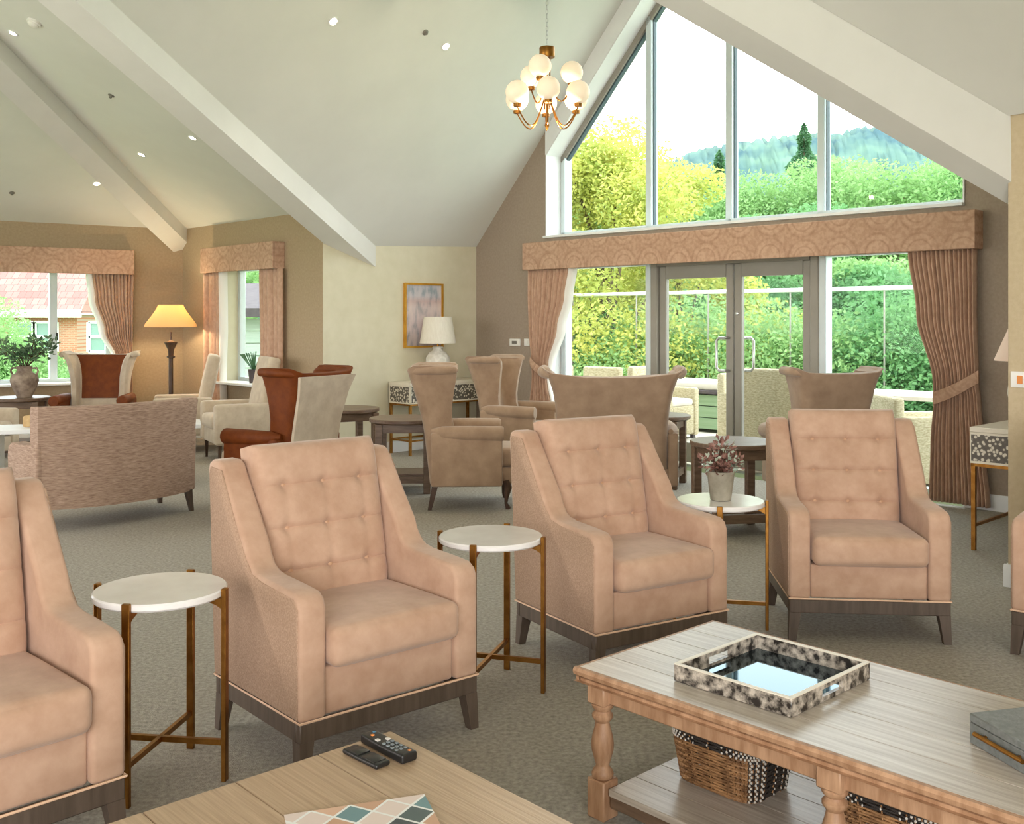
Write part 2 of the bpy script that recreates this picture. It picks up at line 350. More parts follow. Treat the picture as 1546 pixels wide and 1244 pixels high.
M_hill = mat('haze_tinted_forest', lin(50, 86, 94), lin(100, 130, 112), .95, .10, detail=8, contrast=(.35, .65))  # bluish tint puts aerial haze into the forest colour
M_grass = mat('meadow_grass', lin(112, 148, 84), lin(150, 180, 110), .95, .5)

# ------------------------------------------------------------------ room shell
G0 = Vector((-.431, 12.42)); GD = Vector((.692, -.722)).normalized(); GW = 7.02          # gable wall
PIL = Vector((2.78, 5.77))                                                             # pillar on the right
Q = Vector((-2.006, 10.91)); RC = Vector((-4.248, 13.29)); LW = Vector((-7.6, 11.095))  # bay corners
WG = Wall(G0, G0 + GD * GW); WP = Wall(Q, G0); WB = Wall(RC, Q); WL = Wall(LW, RC)
G1 = G0 + GD * GW; WS = Wall(G1, PIL); WR = Wall(PIL, PIL + GD * 5.2)
PR = PIL + GD * 5.2
foot = [G0, G1, PIL, PR, Vector((4.6, -3.9)), Vector((-4.6, -3.9)), Vector((-8.3, 4.2)), LW, RC, Q]
TOP = 6.3; ZE = 2.364; ZB = 2.654; SL = 1.06; SS = -.042      # ceiling heights and gable pitch
mb = MB(); mb.add([(p.x, p.y, 0) for p in foot] + [(p.x, p.y, -.12) for p in foot], [tuple(range(10))[::-1], tuple(range(10, 20))] + [(i, (i + 1) % 10, 10 + (i + 1) % 10, 10 + i) for i in range(10)])
structure('floor', mb, M_carpet)
mb = MB(); mb.add([(p.x, p.y, TOP) for p in foot] + [(p.x, p.y, TOP + .15) for p in foot], [tuple(range(10)), tuple(range(10, 20))[::-1]] + [(i, 10 + i, 10 + (i + 1) % 10, (i + 1) % 10) for i in range(10)])
structure('ceiling', mb, M_ceil)
def wall_mesh(L, z1, th, holes, z0=0):
    mb = MB(); xs = sorted({0, L, *[h[0] for h in holes], *[h[1] for h in holes]})
    for a, b_ in zip(xs, xs[1:]):
        hs = sorted([(h[2], h[3]) for h in holes if h[0] <= a + 1e-6 and h[1] >= b_ - 1e-6]); z = z0
        for h0, h1 in hs + [(z1, z1)]:
            if h0 > z + 1e-4: mb.box(((a + b_) / 2, th / 2, (z + h0) / 2), (b_ - a, th, h0 - z))
            z = h1
    return mb
def wall(name, W, th, holes, m, z1=TOP):
    o = structure(name, wall_mesh(W.L, z1, th, holes), m); o.matrix_world = W.M; return o
WOFF = .28
# window and door positions on the gable, read off the glazing plane
gt = lambda px: WG.t(px, WOFF)
tA = WG.t(825); tB = GW - tA                      # edges of the opening in the wall
zs = 2.40                                         # sill of the upper window
zA = ZE + SL * tA - .28                           # where the sloping head starts
def head(t): return min(zA + SL * (t - tA), zA + SL * (tB - t))
apex = (tA + tB) / 2
# gable wall: pieces around the opening
mb = MB(); TH = .34
def poly_wall(pts): mb.prism(pts, 'y', 0, TH)
poly_wall([(0, 0), (tA, 0), (tA, TOP), (0, TOP)]); poly_wall([(tB, 0), (GW, 0), (GW, TOP), (tB, TOP)])
poly_wall([(tA, zA), (apex, head(apex)), (apex, TOP), (tA, TOP)]); poly_wall([(apex, head(apex)), (tB, zA), (tB, TOP), (apex, TOP)])
poly_wall([(tA, 2.12), (tB, 2.12), (tB, zs), (tA, zs)])
o = structure('wall_gable', mb, M_taupe); o.matrix_world = WG.M
# white lining boards of the opening
mb = MB(); e = .012
mb.box((tA + e / 2, TH / 2, (zs + zA) / 2), (e, TH + .03, zA - zs)); mb.box((tB - e / 2, TH / 2, (zs + zA) / 2), (e, TH + .03, zA - zs))
mb.box((tA + e / 2, TH / 2, 1.06), (e, TH + .03, 2.12)); mb.box((tB - e / 2, TH / 2, 1.06), (e, TH + .03, 2.12))
mb.box(((tA + tB) / 2, TH / 2 - .02, zs + .012), (tB - tA, TH + .08, .024))
for s0, s1 in ((tA, apex), (tB, apex)):
    mb.prism([(s0, zA), (s1, head(apex)), (s1, head(apex) - .018), (s0, zA - .018)], 'y', -.015, TH)
    mb.prism([(s0, zA + .28), (s1, head(apex) + .28), (s1, head(apex)), (s0, zA)], 'y', -.02, .0)
o = structure('trim_1', mb, M_white); o.matrix_world = WG.M
o = structure('wall_picture', MB().box(((WP.L + .004) / 2, .15, TOP / 2), (WP.L - .004, .3, TOP)), M_cream); o.matrix_world = WP.M
bt0, bt1 = WB.t(336), WB.t(424)
o = structure('wall_bay', wall_mesh(WB.L - .004, TOP, .3, [(bt0, bt1, .72, 2.14)]), M_bay); o.matrix_world = WB.M
lt0, lt1 = WL.t(-70, .2), WL.t(166, .2)
wall('wall_left', WL, .3, [(lt0, lt1, .70, 2.14)], M_bay)
wall('wall_gable_side', WS, .2, [], M_taupe, 3.0)
wall('wall_right', WR, .2, [], M_beige)
W4 = Wall(PR, foot[4]); wall('wall_right_rear', W4, .2, [], M_beige)
W5 = Wall(foot[4], foot[5]); wall('wall_back', W5, .25, [(1.2, W5.L - 1.2, .7, 3.4)], M_beige)
W6 = Wall(foot[5], foot[6]); wall('wall_left_rear', W6, .25, [], M_beige)
W7 = Wall(foot[6], LW); wall('wall_left_side', W7, .25, [(1.4, W7.L - .8, .7, 2.3)], M_beige)
# the pillar face ends in a corner: the thickness of the wall behind it is wall_right + wall_gable_side
# skirting boards
def skirt(name, W, a, b_):
    mb = MB(); mb.prism([(0, 0), (-.02, 0), (-.02, .1), (-.012, .125), (0, .125)], 'x', a, b_)
    o = structure(name, mb, M_white); o.matrix_world = W.M
skirt('baseboard_gable_left', WG, 0, tA); skirt('baseboard_gable_right', WG, tB, GW); skirt('baseboard_picture', WP, 0, WP.L); skirt('baseboard_bay', WB, 0, WB.L)
skirt('baseboard_left', WL, 0, WL.L); skirt('baseboard_right', WR, -.02, WR.L)
skirt('baseboard_gable_side', WS, .1, WS.L)

# sloping ceilings
def plane_ceiling(name, pts, th=.1):
    pts = [Vector(p) for p in pts]; n = len(pts); up = Vector((0, 0, th))
    mb = MB(); mb.add(pts + [p + up for p in pts], [tuple(range(n)), tuple(range(n, 2 * n))[::-1]] + [(i, (i + 1) % n, n + (i + 1) % n, n + i) for i in range(n)])
    return structure(name, mb, M_ceil)
gn = Vector((-.722, -.692)).normalized()          # into the room from the gable
def gp(t, s, z): p = G0 + GD * t + gn * s; return Vector((p.x, p.y, z))
# left valley beam: upper edge lies in the gable slope
def on_gable_slope(px, py):
    k = (px - CX) / F; h = -(py - HY) / F      # X=kY, z=1.5+hY ; z = ZE + SL*t
    a = GD.x * k + GD.y; c = -(GD.x * G0.x + GD.y * G0.y)
    b2 = gn.x * k + gn.y; c2 = -(gn.x * G0.x + gn.y * G0.y)
    Y = (ZE + SL * c + SS * c2 - EYE) / (h - SL * a - SS * b2); return Vector((k * Y, Y, EYE + h * Y))
wE = WP.tz(567, 403); L1 = WP.p(wE[0], 0, wE[1]); U1 = L1.copy(); U1.z = ZE + SS * (L1.xy - G0).dot(gn)
U0 = on_gable_slope(165, 0); L0 = U0.copy(); L0.z -= 46 / F * U0.y
wM = WP.tz(489, 368); M1 = WP.p(wM[0], 0, wM[1]); off = M1 - L1
def ext(a, b_, k): return a + (b_ - a) * k
KB = 1.75
U0x, L0x = ext(U1, U0, KB), ext(L1, L0, KB); M0x = L0x + off; UP = Vector((0, 0, .95))
U1b, L1b, M1b = ext(U1, U0, -.06), ext(L1, L0, -.06), ext(M1, L0 + off, -.06)
mb = MB(); mb.loft([[U1b + Vector((0, 0, .05)), L1b, M1b, M1b + UP * .5, ], [U0x + Vector((0, 0, .05)), L0x, M0x, M0x + UP]])
structure('trim_2', mb, M_beam, sharp=20)
ridge_s = 9.0; AP = GW / 2; ZR = ZE + SL * AP
# gable slope, window side
wq = (U1.xy - G0).dot(gn)
plane_ceiling('ceiling_gable_left', [gp(0, 0, ZE), gp(0, wq + .1, ZE + SS * (wq + .1)), ext(U1, U0, KB), gp(AP, (U0x.xy - G0).dot(gn) + 1.5, ZR + SS * ((U0x.xy - G0).dot(gn) + 1.5)), gp(AP, 0, ZR)])
# right valley beam, by the pillar
def rb(px, py, Y): return at(px, py, Y)
Yp = 5.75
C1, B1, A1 = rb(1516, 171, Yp), rb(1516, 268, Yp), rb(1527, 311, Yp + .12)
C0, B0, A0 = rb(1223, 0, 5.55), rb(1059, 0, 5.45), rb(985, 0, 5.62)
def e2(a, b_): return ext(a, b_, 2.1), ext(a, b_, -.03)
(C0x, C1b), (B0x, B1b), (A0x, A1b) = e2(C1, C0), e2(B1, B0), e2(A1, A0)
dz = Vector((0, 0, 1))
mb = MB(); mb.loft([[C1b + dz * .08, B1b, A1b, A1b + dz * .62], [C0x + dz * .08, B0x, A0x, A0x + dz * 1.0]])
structure('trim_3', mb, M_beam, sharp=20)
# gable slope, right side (behind the right beam)
plane_ceiling('ceiling_gable_right', [gp(AP, 0, ZR), gp(AP, 4.2, ZR), gp(4.6, 2.9, ZE + SL * (GW - 4.6)), gp(GW, 2.2, ZE + .12), gp(GW, 0, ZE)])
# ceiling over the right-hand side, rising from the right wall
def on_right(px, py):                          # z = C1.z + m*s
    k = (px - CX) / F; h = -(py - HY) / F
    Y = (C1.z - EYE + MR * (-(gn.x * C1.x + gn.y * C1.y))) / (h - MR * (gn.x * k + gn.y)); return Vector((k * Y, Y, EYE + h * Y))
s0 = (C0.xy - C1.xy).dot(gn); MR = (C0.z - C1.z) / s0
def rp_(t, s): p = C1.xy + GD * t + gn * s; return Vector((p.x, p.y, C1.z + MR * s))
sx_ = (C0x.xy - C1.xy).dot(gn); tx_ = (C0x.xy - C1.xy).dot(GD)
plane_ceiling('ceiling_right', [C1, C0x, rp_(3.5, sx_), rp_(5.0, 2.0), rp_(5.0, -.02), rp_(0, -.02)])
# bay ceilings
m1 = .45; n1 = Vector((-WB.o.x, -WB.o.y)); n2 = Vector((-WL.o.x, -WL.o.y))
def on_bay(px, py):
    k = (px - CX) / F; h = -(py - HY) / F
    Y = (ZB - EYE - m1 * (n1.x * Q.x + n1.y * Q.y)) / (h - m1 * (n1.x * k + n1.y)); return Vector((k * Y, Y, EYE + h * Y))
HP = on_bay(6, 96); m2 = (HP.z - ZB) / (HP.xy - RC).dot(n2)
RC3 = Vector((RC.x, RC.y, ZB)); HPx = ext(RC3, HP, 1.75)
def on_left(px, py):
    k = (px - CX) / F; h = -(py - HY) / F
    Y = (ZB - EYE - m2 * (n2.x * RC.x + n2.y * RC.y)) / (h - m2 * (n2.x * k + n2.y)); return Vector((k * Y, Y, EYE + h * Y))
top_b = M0x.copy(); top_b.z = ZB + m1 * (M0x.xy - Q).dot(n1)
plane_ceiling('ceiling_bay', [RC3, HPx, top_b, Vector((M1.x, M1.y, ZB + m1 * (M1.xy - Q).dot(n1)))])
LW3 = Vector((LW.x, LW.y, ZB)); lf = HPx.xy + Vector((-4.5, -2.9))
plane_ceiling('ceiling_left', [LW3, Vector((lf.x, lf.y, HPx.z)), HPx, RC3])
# bay hip beam
R1 = on_bay(282, 345); R0 = on_bay(7, 66); R1L = at(282, 366, R1.y); S1 = at(243, 363, (R1L.z - EYE) * F / (HY - 363)); dv = (R0 - R1) * 1.8; back = (R0 - R1) * -.09
q1 = [R1 + dz * .06 + back, R1L + back, S1 + back, S1 + dz * .32 + back]; q0 = [p + dv for p in q1]
mb = MB(); mb.loft([q1, q0]); structure('trim_4', mb, M_beam, sharp=20)
# ------------------------------------------------------------------ glazing
def bar(mbx, x0, z0, x1, z1, wd, dp, y):          # straight frame member in the wall plane
    d = Vector((x1 - x0, 0, z1 - z0)); Ln = d.length; a = math.atan2(z1 - z0, x1 - x0)
    mbx.box((0, 0, 0), (Ln, dp, wd), T((x0 + x1) / 2, y, (z0 + z1) / 2) @ RY(-a), .006)
def pane(pts, y, parent, m=None):
    mb = MB(); mb.prism(pts, 'y', y - .006, y + .006); return mb.build('pane', m or M_glass, parent, 20)
t1, t2, t3 = gt(984), gt(1105), gt(1244)
win = frame_thing('window_1', WG, kind='structure')
fw = .075
for i, (a, b_) in enumerate(((tA + .02, t1), (t1, t2), (t2, t3), (t3, tB - .02))):
    pts = [(a, zs + .03), (b_, zs + .03), (b_, head(b_) - .02)] + ([(apex, head(apex) - .02)] if a < apex < b_ else []) + [(a, head(a) - .02)]
    pane(pts, WOFF, win)
for tm in (t1, t2, t3):
    mb = MB(); mb.box((tm, WOFF, (zs + head(tm)) / 2), (fw, .12, head(tm) - zs - .02), None, .008); mb.build('mullion', M_upvc, win)
    for sg in (-1, 1):
        mb = MB(); mb.box((tm + sg * (fw / 2 + .004), WOFF, (zs + head(tm)) / 2), (.008, .05, head(tm) - zs - .1)); mb.build('gasket', M_gasket, win)
mb = MB(); bar(mb, tA + .02, zs + .05, tB - .02, zs + .05, .06, .12, WOFF); mb.build('bottom_rail', M_upvc, win)
for tt in (tA + .045, tB - .045):
    mb = MB(); mb.box((tt, WOFF, (zs + zA) / 2), (.06, .12, zA - zs)); mb.build('jamb', M_upvc, win)
for s0_, s1_ in ((tA, apex), (tB, apex)):
    mb = MB(); bar(mb, s0_, zA - .05, s1_, head(apex) - .05, .07, .12, WOFF); mb.build('sloping_rail', M_frame, win)
    mb = MB(); bar(mb, s0_, zA - .105, s1_, head(apex) - .105, .025, .06, WOFF); mb.build('gasket', M_gasket, win)
# sidelights
ZD = 2.06
for nm, a, b_ in (('window_2', tA + .012, t1 + .03), ('window_3', t3 - .02, tB - .012)):
    wn_ = frame_thing(nm, WG, kind='structure')
    pane([(a + .06, .06), (b_ - .06, .06), (b_ - .06, 2.08), (a + .06, 2.08)], WOFF, wn_)
    for x in (a + .035, b_ - .035):
        mb = MB(); mb.box((x, WOFF, 1.06), (.07, .12, 2.12), None, .008); mb.build('jamb', M_upvc, wn_)
    for z in (.04, 2.09):
        mb = MB(); mb.box(((a + b_) / 2, WOFF, z), (b_ - a - .14, .12, .06)); mb.build('rail', M_upvc, wn_)
# double door
dr = frame_thing('door_1', WG, kind='structure')
d0, dm, d1 = t1 + .03, gt(1110), t3 - .02
for x0, wd in ((d0, .09), (d1 - .09, .09)):
    mb = MB(); mb.box((x0 + wd / 2, WOFF, 1.04), (wd, .13, 2.08), None, .01); mb.build('frame_post', M_frame, dr)
mb = MB(); mb.box(((d0 + d1) / 2, WOFF, 2.08), (d1 - d0 - .18, .13, .078)); mb.build('frame_head', M_frame, dr)
mb = MB(); mb.box(((d0 + d1) / 2, WOFF, .012), (d1 - d0 - .18, .13, .024)); mb.build('threshold', M_steel, dr)
for (a, b_) in ((d0 + .095, dm - .006), (dm + .006, d1 - .095)):
    mb = MB(); sw = .085
    mb.box((a + sw / 2, WOFF, 1.04), (sw, .06, 2.0), None, .008); mb.box((b_ - sw / 2, WOFF, 1.04), (sw, .06, 2.0), None, .008)
    mb.box(((a + b_) / 2, WOFF, 1.975), (b_ - a - 2 * sw, .06, .13)); mb.box(((a + b_) / 2, WOFF, .14), (b_ - a - 2 * sw, .06, .2))
    lf_ = mb.build('door_leaf', M_frame, dr)
    pane([(a + sw - .01, .23), (b_ - sw + .01, .23), (b_ - sw + .01, 1.92), (a + sw - .01, 1.92)], WOFF, lf_)
for sg, y0 in ((-1, WOFF - .03), (1, WOFF + .03)):
    hx = dm - .05 if sg < 0 else dm + .055
    gx = hx - .10 if sg < 0 else hx + .09; yy = y0 + sg * .07; z0, z1 = .99, 1.31
    pts = [(hx, y0, z0), (hx, yy, z0), (gx + sg * -.02 * -1, yy, z0), (gx, yy, z0 + .03), (gx, yy, z1 - .03), (gx - sg * -.02 * -1 * -1, yy, z1), (hx, yy, z1), (hx, y0, z1)]
    pts = [(hx, y0, z0), (hx, yy, z0), (gx - sg * .03, yy, z0), (gx, yy, z0 + .03), (gx, yy, z1 - .03), (gx - sg * .03, yy, z1), (hx, yy, z1), (hx, y0, z1)]
    mb = MB(); mb.tube(pts, .014, 10); mb.build('pull_handle', M_steel, dr)
mb = MB(); mb.lathe([(.018, 0), (.018, .012), (.01, .014)], 14, T(dm + .045, WOFF - .03, 1.55) @ RX(R(90))); mb.build('lock_cylinder', M_steel, dr)
# left casement window and bay casement
def casement(name, W, a, b_, z0, z1, muls, off=.2, m=M_upvc):
    wn_ = frame_thing(name, W, kind='structure'); xs = [a] + muls + [b_]
    for x0, x1 in zip(xs, xs[1:]): pane([(x0 + .03, z0 + .03), (x1 - .03, z0 + .03), (x1 - .03, z1 - .03), (x0 + .03, z1 - .03)], off, wn_)
    for i, x in enumerate(xs):
        wdt = .09 if 0 < i < len(xs) - 1 else .06
        mb = MB(); mb.box((min(max(x, a + .03), b_ - .03), off, (z0 + z1) / 2), (wdt, .08, z1 - z0), None, .008); mb.build('upright', m, wn_)
    for z in (z0 + .035, z1 - .03):
        mb = MB(); mb.box(((a + b_) / 2, off, z), (b_ - a - .1, .078, .065)); mb.build('rail', m, wn_)
    mb = MB(); mb.box(((a + b_) / 2, .02, z0 + .012), (b_ - a, .42 if False else .3, .03), None, .006); mb.build('window_sill', M_white, wn_)
    e = .012; mb = MB()
    mb.box((a + e / 2, .1, (z0 + z1) / 2), (e, .2, z1 - z0)); mb.box((b_ - e / 2, .1, (z0 + z1) / 2), (e, .2, z1 - z0)); mb.box(((a + b_) / 2, .1, z1 - e / 2), (b_ - a, .2, e)); mb.build('reveal_lining', M_cream, wn_)
    return wn_
wl = casement('window_4', WL, lt0, lt1, .70, 2.14, [WL.t(80, .2)])
mb = MB(); mb.box((WL.t(86, .14), .145, 1.28), (.02, .03, .1), None, .004); mb.build('window_handle', M_black, wl)
casement('window_5', WB, bt0, bt1, .72, 2.14, [], .24)
wb = frame_thing('window_6', W5, kind='structure')
for x in (1.23, W5.L / 3 + .3, 2 * W5.L / 3 - .3, W5.L - 1.23):
    mb = MB(); mb.box((x, .15, 2.05), (.07, .1, 2.7)); mb.build('upright', M_upvc, wb)

# ------------------------------------------------------------------ pelmets and curtains
def pelmet(name, W, px0, px1, z0, z1, label, dep=.16):
    a, b_ = W.t(px0, -dep), W.t(px1, -dep)
    r = frame_thing(name, W, label, 'pelmet', 'damask curtain pelmets')
    mb = MB(); mb.box(((a + b_) / 2, -dep + .012, (z0 + z1) / 2), (b_ - a, .024, z1 - z0), None, .006, 1); mb.build('front_panel', M_damask, r)
    for x in (a + .012, b_ - .012):
        mb = MB(); mb.box((x, -dep / 2 + .012, (z0 + z1) / 2), (.024, dep - .026, z1 - z0), None, .006, 1); mb.build('end_panel', M_damask, r)
    mb = MB(); mb.box(((a + b_) / 2, -dep / 2 + .012, z1 - .012), (b_ - a - .05, dep - .03, .018)); mb.build('top_board', M_lining, r)
    return r
pelmet('pelmet', WG, 788, 1472, 2.045, 2.35, 'long damask pelmet above the glazed garden doors')
pelmet('pelmet', WL, -120, 203, 2.045, 2.35, 'damask pelmet over the left window facing the brick house')
pelmet('pelmet', WB, 302, 411, 2.055, 2.355, 'short damask pelmet over the narrow bay window beside the floor lamp')
def curtain(W, rows, label, off=-.075, folds=9, amp=.03, tie=None, lining=None, seed=0):
    # rows: (z, t_left, t_right) from top to bottom
    rnd = random.Random(seed); n = folds * 10
    ph = [rnd.uniform(-.35, .35) for _ in range(folds + 2)]; am = [rnd.uniform(.6, 1.25) for _ in range(folds + 2)]
    r = frame_thing('curtain', W, label, 'curtain', 'rose beige curtains')
    def interp(z):
        for (za, a0, a1), (zb, b0, b1) in zip(rows, rows[1:]):
            if za >= z >= zb:
                u = (za - z) / (za - zb); u = u * u * (3 - 2 * u); return a0 + (b0 - a0) * u, a1 + (b1 - a1) * u
        return rows[-1][1:]
    vs, fs = [], []; zs_ = [rows[0][0] + (rows[-1][0] - rows[0][0]) * k / 40 for k in range(41)]
    for z in zs_:
        x0, x1 = interp(z); wd = (x1 - x0); full = max(b - a for _, a, b in rows); sq_ = min(1.25, (full / wd) ** .3)
        for i in range(n + 1):
            u = i / n; f = u * folds; k = int(f)
            y = off + amp * .8 - 1.7 * amp * sq_ * am[k] * abs(math.sin(math.pi * min(1, max(0, (f - k) + .4 * ph[k] * math.sin(math.pi * (f - k)))))) ** .65
            vs.append((x0 + wd * u, y, z))
    for j in range(len(zs_) - 1):
        for i in range(n): fs.append((j * (n + 1) + i, j * (n + 1) + i + 1, (j + 1) * (n + 1) + i + 1, (j + 1) * (n + 1) + i))
    mb = MB(); mb.add(vs, fs); o = mb.build('curtain_fabric', M_curtain, r, 80)
    md = o.modifiers.new('thick', 'SOLIDIFY'); md.thickness = .006
    if lining:
        sgn = lining; vs, fs = [], []
        for z in zs_:
            x0, x1 = interp(z); xe = x1 if sgn > 0 else x0; xe += sgn * .004
            g = 1 - .75 * max(0, min(1, (1.35 - z) / .5))
            vs += [(xe, off - amp, z), (xe + sgn * .03 * g, off - .01, z), (xe + sgn * .055 * g, off + .06, z)]
        for j in range(len(zs_) - 1):
            for i in range(2): fs.append((j * 3 + i, j * 3 + i + 1, j * 3 + 4 + i, j * 3 + 3 + i))
        mb = MB(); mb.add(vs, fs); o = mb.build('lining', M_lining, r, 80); md = o.modifiers.new('thick', 'SOLIDIFY'); md.thickness = .004
    if tie:
        (xa, za), (xb, zb), hh = tie; mb = MB(); pts = []
        for k in range(15):
            u = k / 14; x = xa + (xb - xa) * u; z = za + (zb - za) * u - .02 * math.sin(math.pi * u)
            pts.append((x, z, off - .035 - amp * 1.4 * math.sin(math.pi * min(1, .12 + u)) ** .5))
        rings = [[(x, y, z - hh / 2), (x, y - .008, z), (x, y, z + hh / 2), (x, y + .012, z)] for x, z, y in pts]
        mb.loft(rings); mb.build('tieback', M_damask, r, 60)
    return r
def rows_px(W, off, spec):
    out = []
    for z, a, b_ in spec: out.append((z, W.t(a, off), W.t(b_, off)))
    return out
curtain(WG, rows_px(WG, -.075, [(2.06, 1370, 1474), (1.55, 1383, 1474), (.98, 1409, 1477), (.86, 1410, 1480), (.5, 1405, 1486), (.03, 1402, 1494)]),
        'right hand curtain of the garden doors, gathered by a tieback', folds=15, amp=.026,
        tie=((WG.t(1411, -.1), .86), (WG.t(1478, -.1), 1.05), .10), lining=None, seed=3)
curtain(WG, rows_px(WG, -.075, [(2.06, 797, 860), (1.75, 797, 854), (1.4, 799, 843), (1.0, 804, 830), (.85, 805, 828), (.45, 800, 836), (.03, 797, 840)]),
        'left hand curtain of the garden doors, narrowing to the wing chairs', folds=13, amp=.026, tie=((WG.t(803, -.1), 1.02), (WG.t(832, -.1), .88), .10), lining=1, seed=5)
curtain(WL, rows_px(WL, -.075, [(2.06, 139, 203), (1.75, 143, 202), (1.35, 158, 201), (1.0, 176, 200), (.8, 178, 200), (.03, 172, 203)]),
        'gathered curtain between the left window and the floor lamp', folds=12, amp=.022, lining=-1, seed=8)
curtain(WB, rows_px(WB, -.075, [(2.06, 308, 333), (1.2, 308, 334), (.03, 308, 336)]), 'narrow curtain just right of the glowing floor lamp', folds=4, lining=1, seed=9)
curtain(WB, rows_px(WB, -.075, [(2.06, 391, 425), (1.2, 393, 425), (.03, 390, 426)]), 'straight curtain on the right side of the narrow bay window', folds=5, seed=11)

# ------------------------------------------------------------------ outside
mb = MB(); mb.box((GW / 2 - 1, 3.4, -.1), (18, 6.0, .16)); o = structure('terrace_floor', mb, M_paving); o.matrix_world = WG.M
mb = MB(); mb.box((60, 130, -3.3), (700, 500, .5)); structure('meadow_ground', mb, M_grass)
# glass screen with handrail
BAL = 5.6
bs = frame_thing('glass_balustrade', WG, 'tall glass screen with a white handrail along the terrace edge', 'balustrade')
rz_ = WG.tz(1118, 440, BAL)[1]
mb = MB(); mb.tube([(-7, BAL, rz_), (16, BAL, rz_)], .032, 10); mb.build('handrail', M_white, bs)
for k in range(15):
    x = -6.6 + k * 1.5
    mb = MB(); mb.box((x + .74, BAL, rz_ / 2), (1.42, .012, rz_ - .06)); mb.build('glass_panel', M_glass, bs, 20)
    mb = MB(); mb.box((x - .01, BAL, rz_ / 2 - .01), (.016, .03, rz_), None, .003); mb.build('post', M_frame, bs)
# sage raised planter / locker
pl = frame_thing('planter_box', WG, 'sage green boarded box seat with a pale cushion beyond the left door', 'planter')
tp0, tp1 = WG.t(1000, 3.4), WG.t(1112, 3.4)
for k in range(3):
    mb = MB(); mb.box(((tp0 + tp1) / 2, 3.4, .1 + k * .155), (tp1 - tp0, .6, .145), None, .006); mb.build('board', M_sage, pl)
mb = MB(); mb.box(((tp0 + tp1) / 2, 3.4, .52), (tp1 - tp0 + .08, .68, .05), None, .008); mb.build('lid', M_slate, pl)
mb = MB(); mb.rbox(((tp0 + tp1) / 2, 3.4, .60), (tp1 - tp0, .62, .12), .04, 3); mb.build('seat_pad', M_cushion, pl)
# rattan furniture on the terrace
def rattan_chair(label, px, off, rz, wd=.62, h=.86):
    t = WG.t(px, off); p = WG.p(t, off, -.02); r = thing('rattan_chair', label, 'chair', p, rz, 'rattan chairs on the terrace')
    for sx in (-1, 1):
        mb = MB(); mb.rbox((sx * (wd / 2 - .05), 0, .34), (.1, wd, .60), .03, 2); mb.build('arm', M_rattan, r)
    mb = MB(); mb.rbox((0, wd / 2 - .04, h / 2 + .04), (wd - .02, .1, h - .06), .035, 2); mb.build('backrest', M_rattan, r)
    mb = MB(); mb.rbox((0, -.03, .24), (wd - .2, wd - .08, .36), .02, 2); mb.build('base', M_rattan, r)
    mb = MB(); mb.rbox((0, -.03, .46), (wd - .2, wd - .1, .09), .035, 3); mb.build('seat_pad', M_cushion, r)
    for sx in (-1, 1):
        for sy in (-1, 1):
            mb = MB(); mb.box((sx * (wd / 2 - .06), sy * (wd / 2 - .06), .025), (.05, .05, .05)); mb.build('foot', M_slate, r)
    return r
ga = math.atan2(GD.y, GD.x)
rattan_chair('pale rattan chair seen in the left sidelight, nearest the curtain', 880, 2.7, ga + 2.6)
rattan_chair('pale rattan chair seen in the left sidelight, second from the curtain', 926, 2.5, ga + 3.3)
rattan_chair('pale rattan chair just left of the door frame post', 1001, 2.2, ga + 1.6, .66, .90)
rattan_chair('rattan armchair behind the right door, partly hidden by another', 1136, 2.3, ga + 1.7)
rattan_chair('high rattan armchair behind the right door leaf', 1190, 1.2, ga + 3.14, .72, 1.0)
rattan_chair('rattan armchair behind the right sidelight beside the gathered curtain', 1385, 1.0, ga + 2.4, .66, .80)
def garden_table(label, px, off, sx, sy):
    t = WG.t(px, off); p = WG.p(t, off, -.02); r = thing('garden_table', label, 'table', p, ga, 'garden tables')
    mb = MB(); mb.box((0, 0, .70), (sx, sy, .05), None, .01); mb.build('table_top', M_cushion, r)
    for a in (-1, 1):
        for b_ in (-1, 1):
            mb = MB(); mb.box((a * (sx / 2 - .06), b_ * (sy / 2 - .06), .34), (.07, .07, .68)); mb.build('leg', M_rattan, r)
garden_table('pale garden table standing beyond the right sidelight', 1375, 2.4, 1.3, .8)

# vegetation
class Leaves:
    def __init__(s, seed): s.rs = np.random.RandomState(seed); s.q = []
    def quads(s, c, a, size, wd=.5):
        n = len(c); a = a / np.linalg.norm(a, axis=1, keepdims=True); t = s.rs.normal(size=(n, 3)); b = np.cross(a, t); b /= np.linalg.norm(b, axis=1, keepdims=True)
        sz = (size * s.rs.uniform(.6, 1.3, n))[:, None]; s.q.append(np.stack([c - a * sz, c + b * sz * wd, c + a * sz, c - b * sz * wd], 1))
    def blobs(s, blobs, n, size):
        tot = sum(b[3] * b[4] * b[5] for b in blobs)
        for (x, y, z, rx, ry, rz) in blobs:
            m = max(8, int(n * rx * ry * rz / tot)); u = s.rs.normal(size=(m, 3)); u /= np.linalg.norm(u, axis=1, keepdims=True); u *= s.rs.random_sample((m, 1)) ** .45
            a = s.rs.normal(size=(m, 3)); a[:, 2] *= .7; s.quads(np.array([x, y, z]) + u * np.array([rx, ry, rz]), a, size)
    def build(s, name, m, parent):
        v = np.concatenate(s.q).reshape(-1, 3).astype(np.float32); n = len(v) // 4; me = bpy.data.meshes.new(name)
        me.vertices.add(4 * n); me.vertices.foreach_set('co', v.ravel()); me.loops.add(4 * n); me.loops.foreach_set('vertex_index', np.arange(4 * n, dtype=np.int32))
        me.polygons.add(n); me.polygons.foreach_set('loop_start', np.arange(0, 4 * n, 4, dtype=np.int32)); me.update(calc_edges=True); me.materials.append(m)
        o = bpy.data.objects.new(name, me); COL.objects.link(o); o.parent = parent; return o
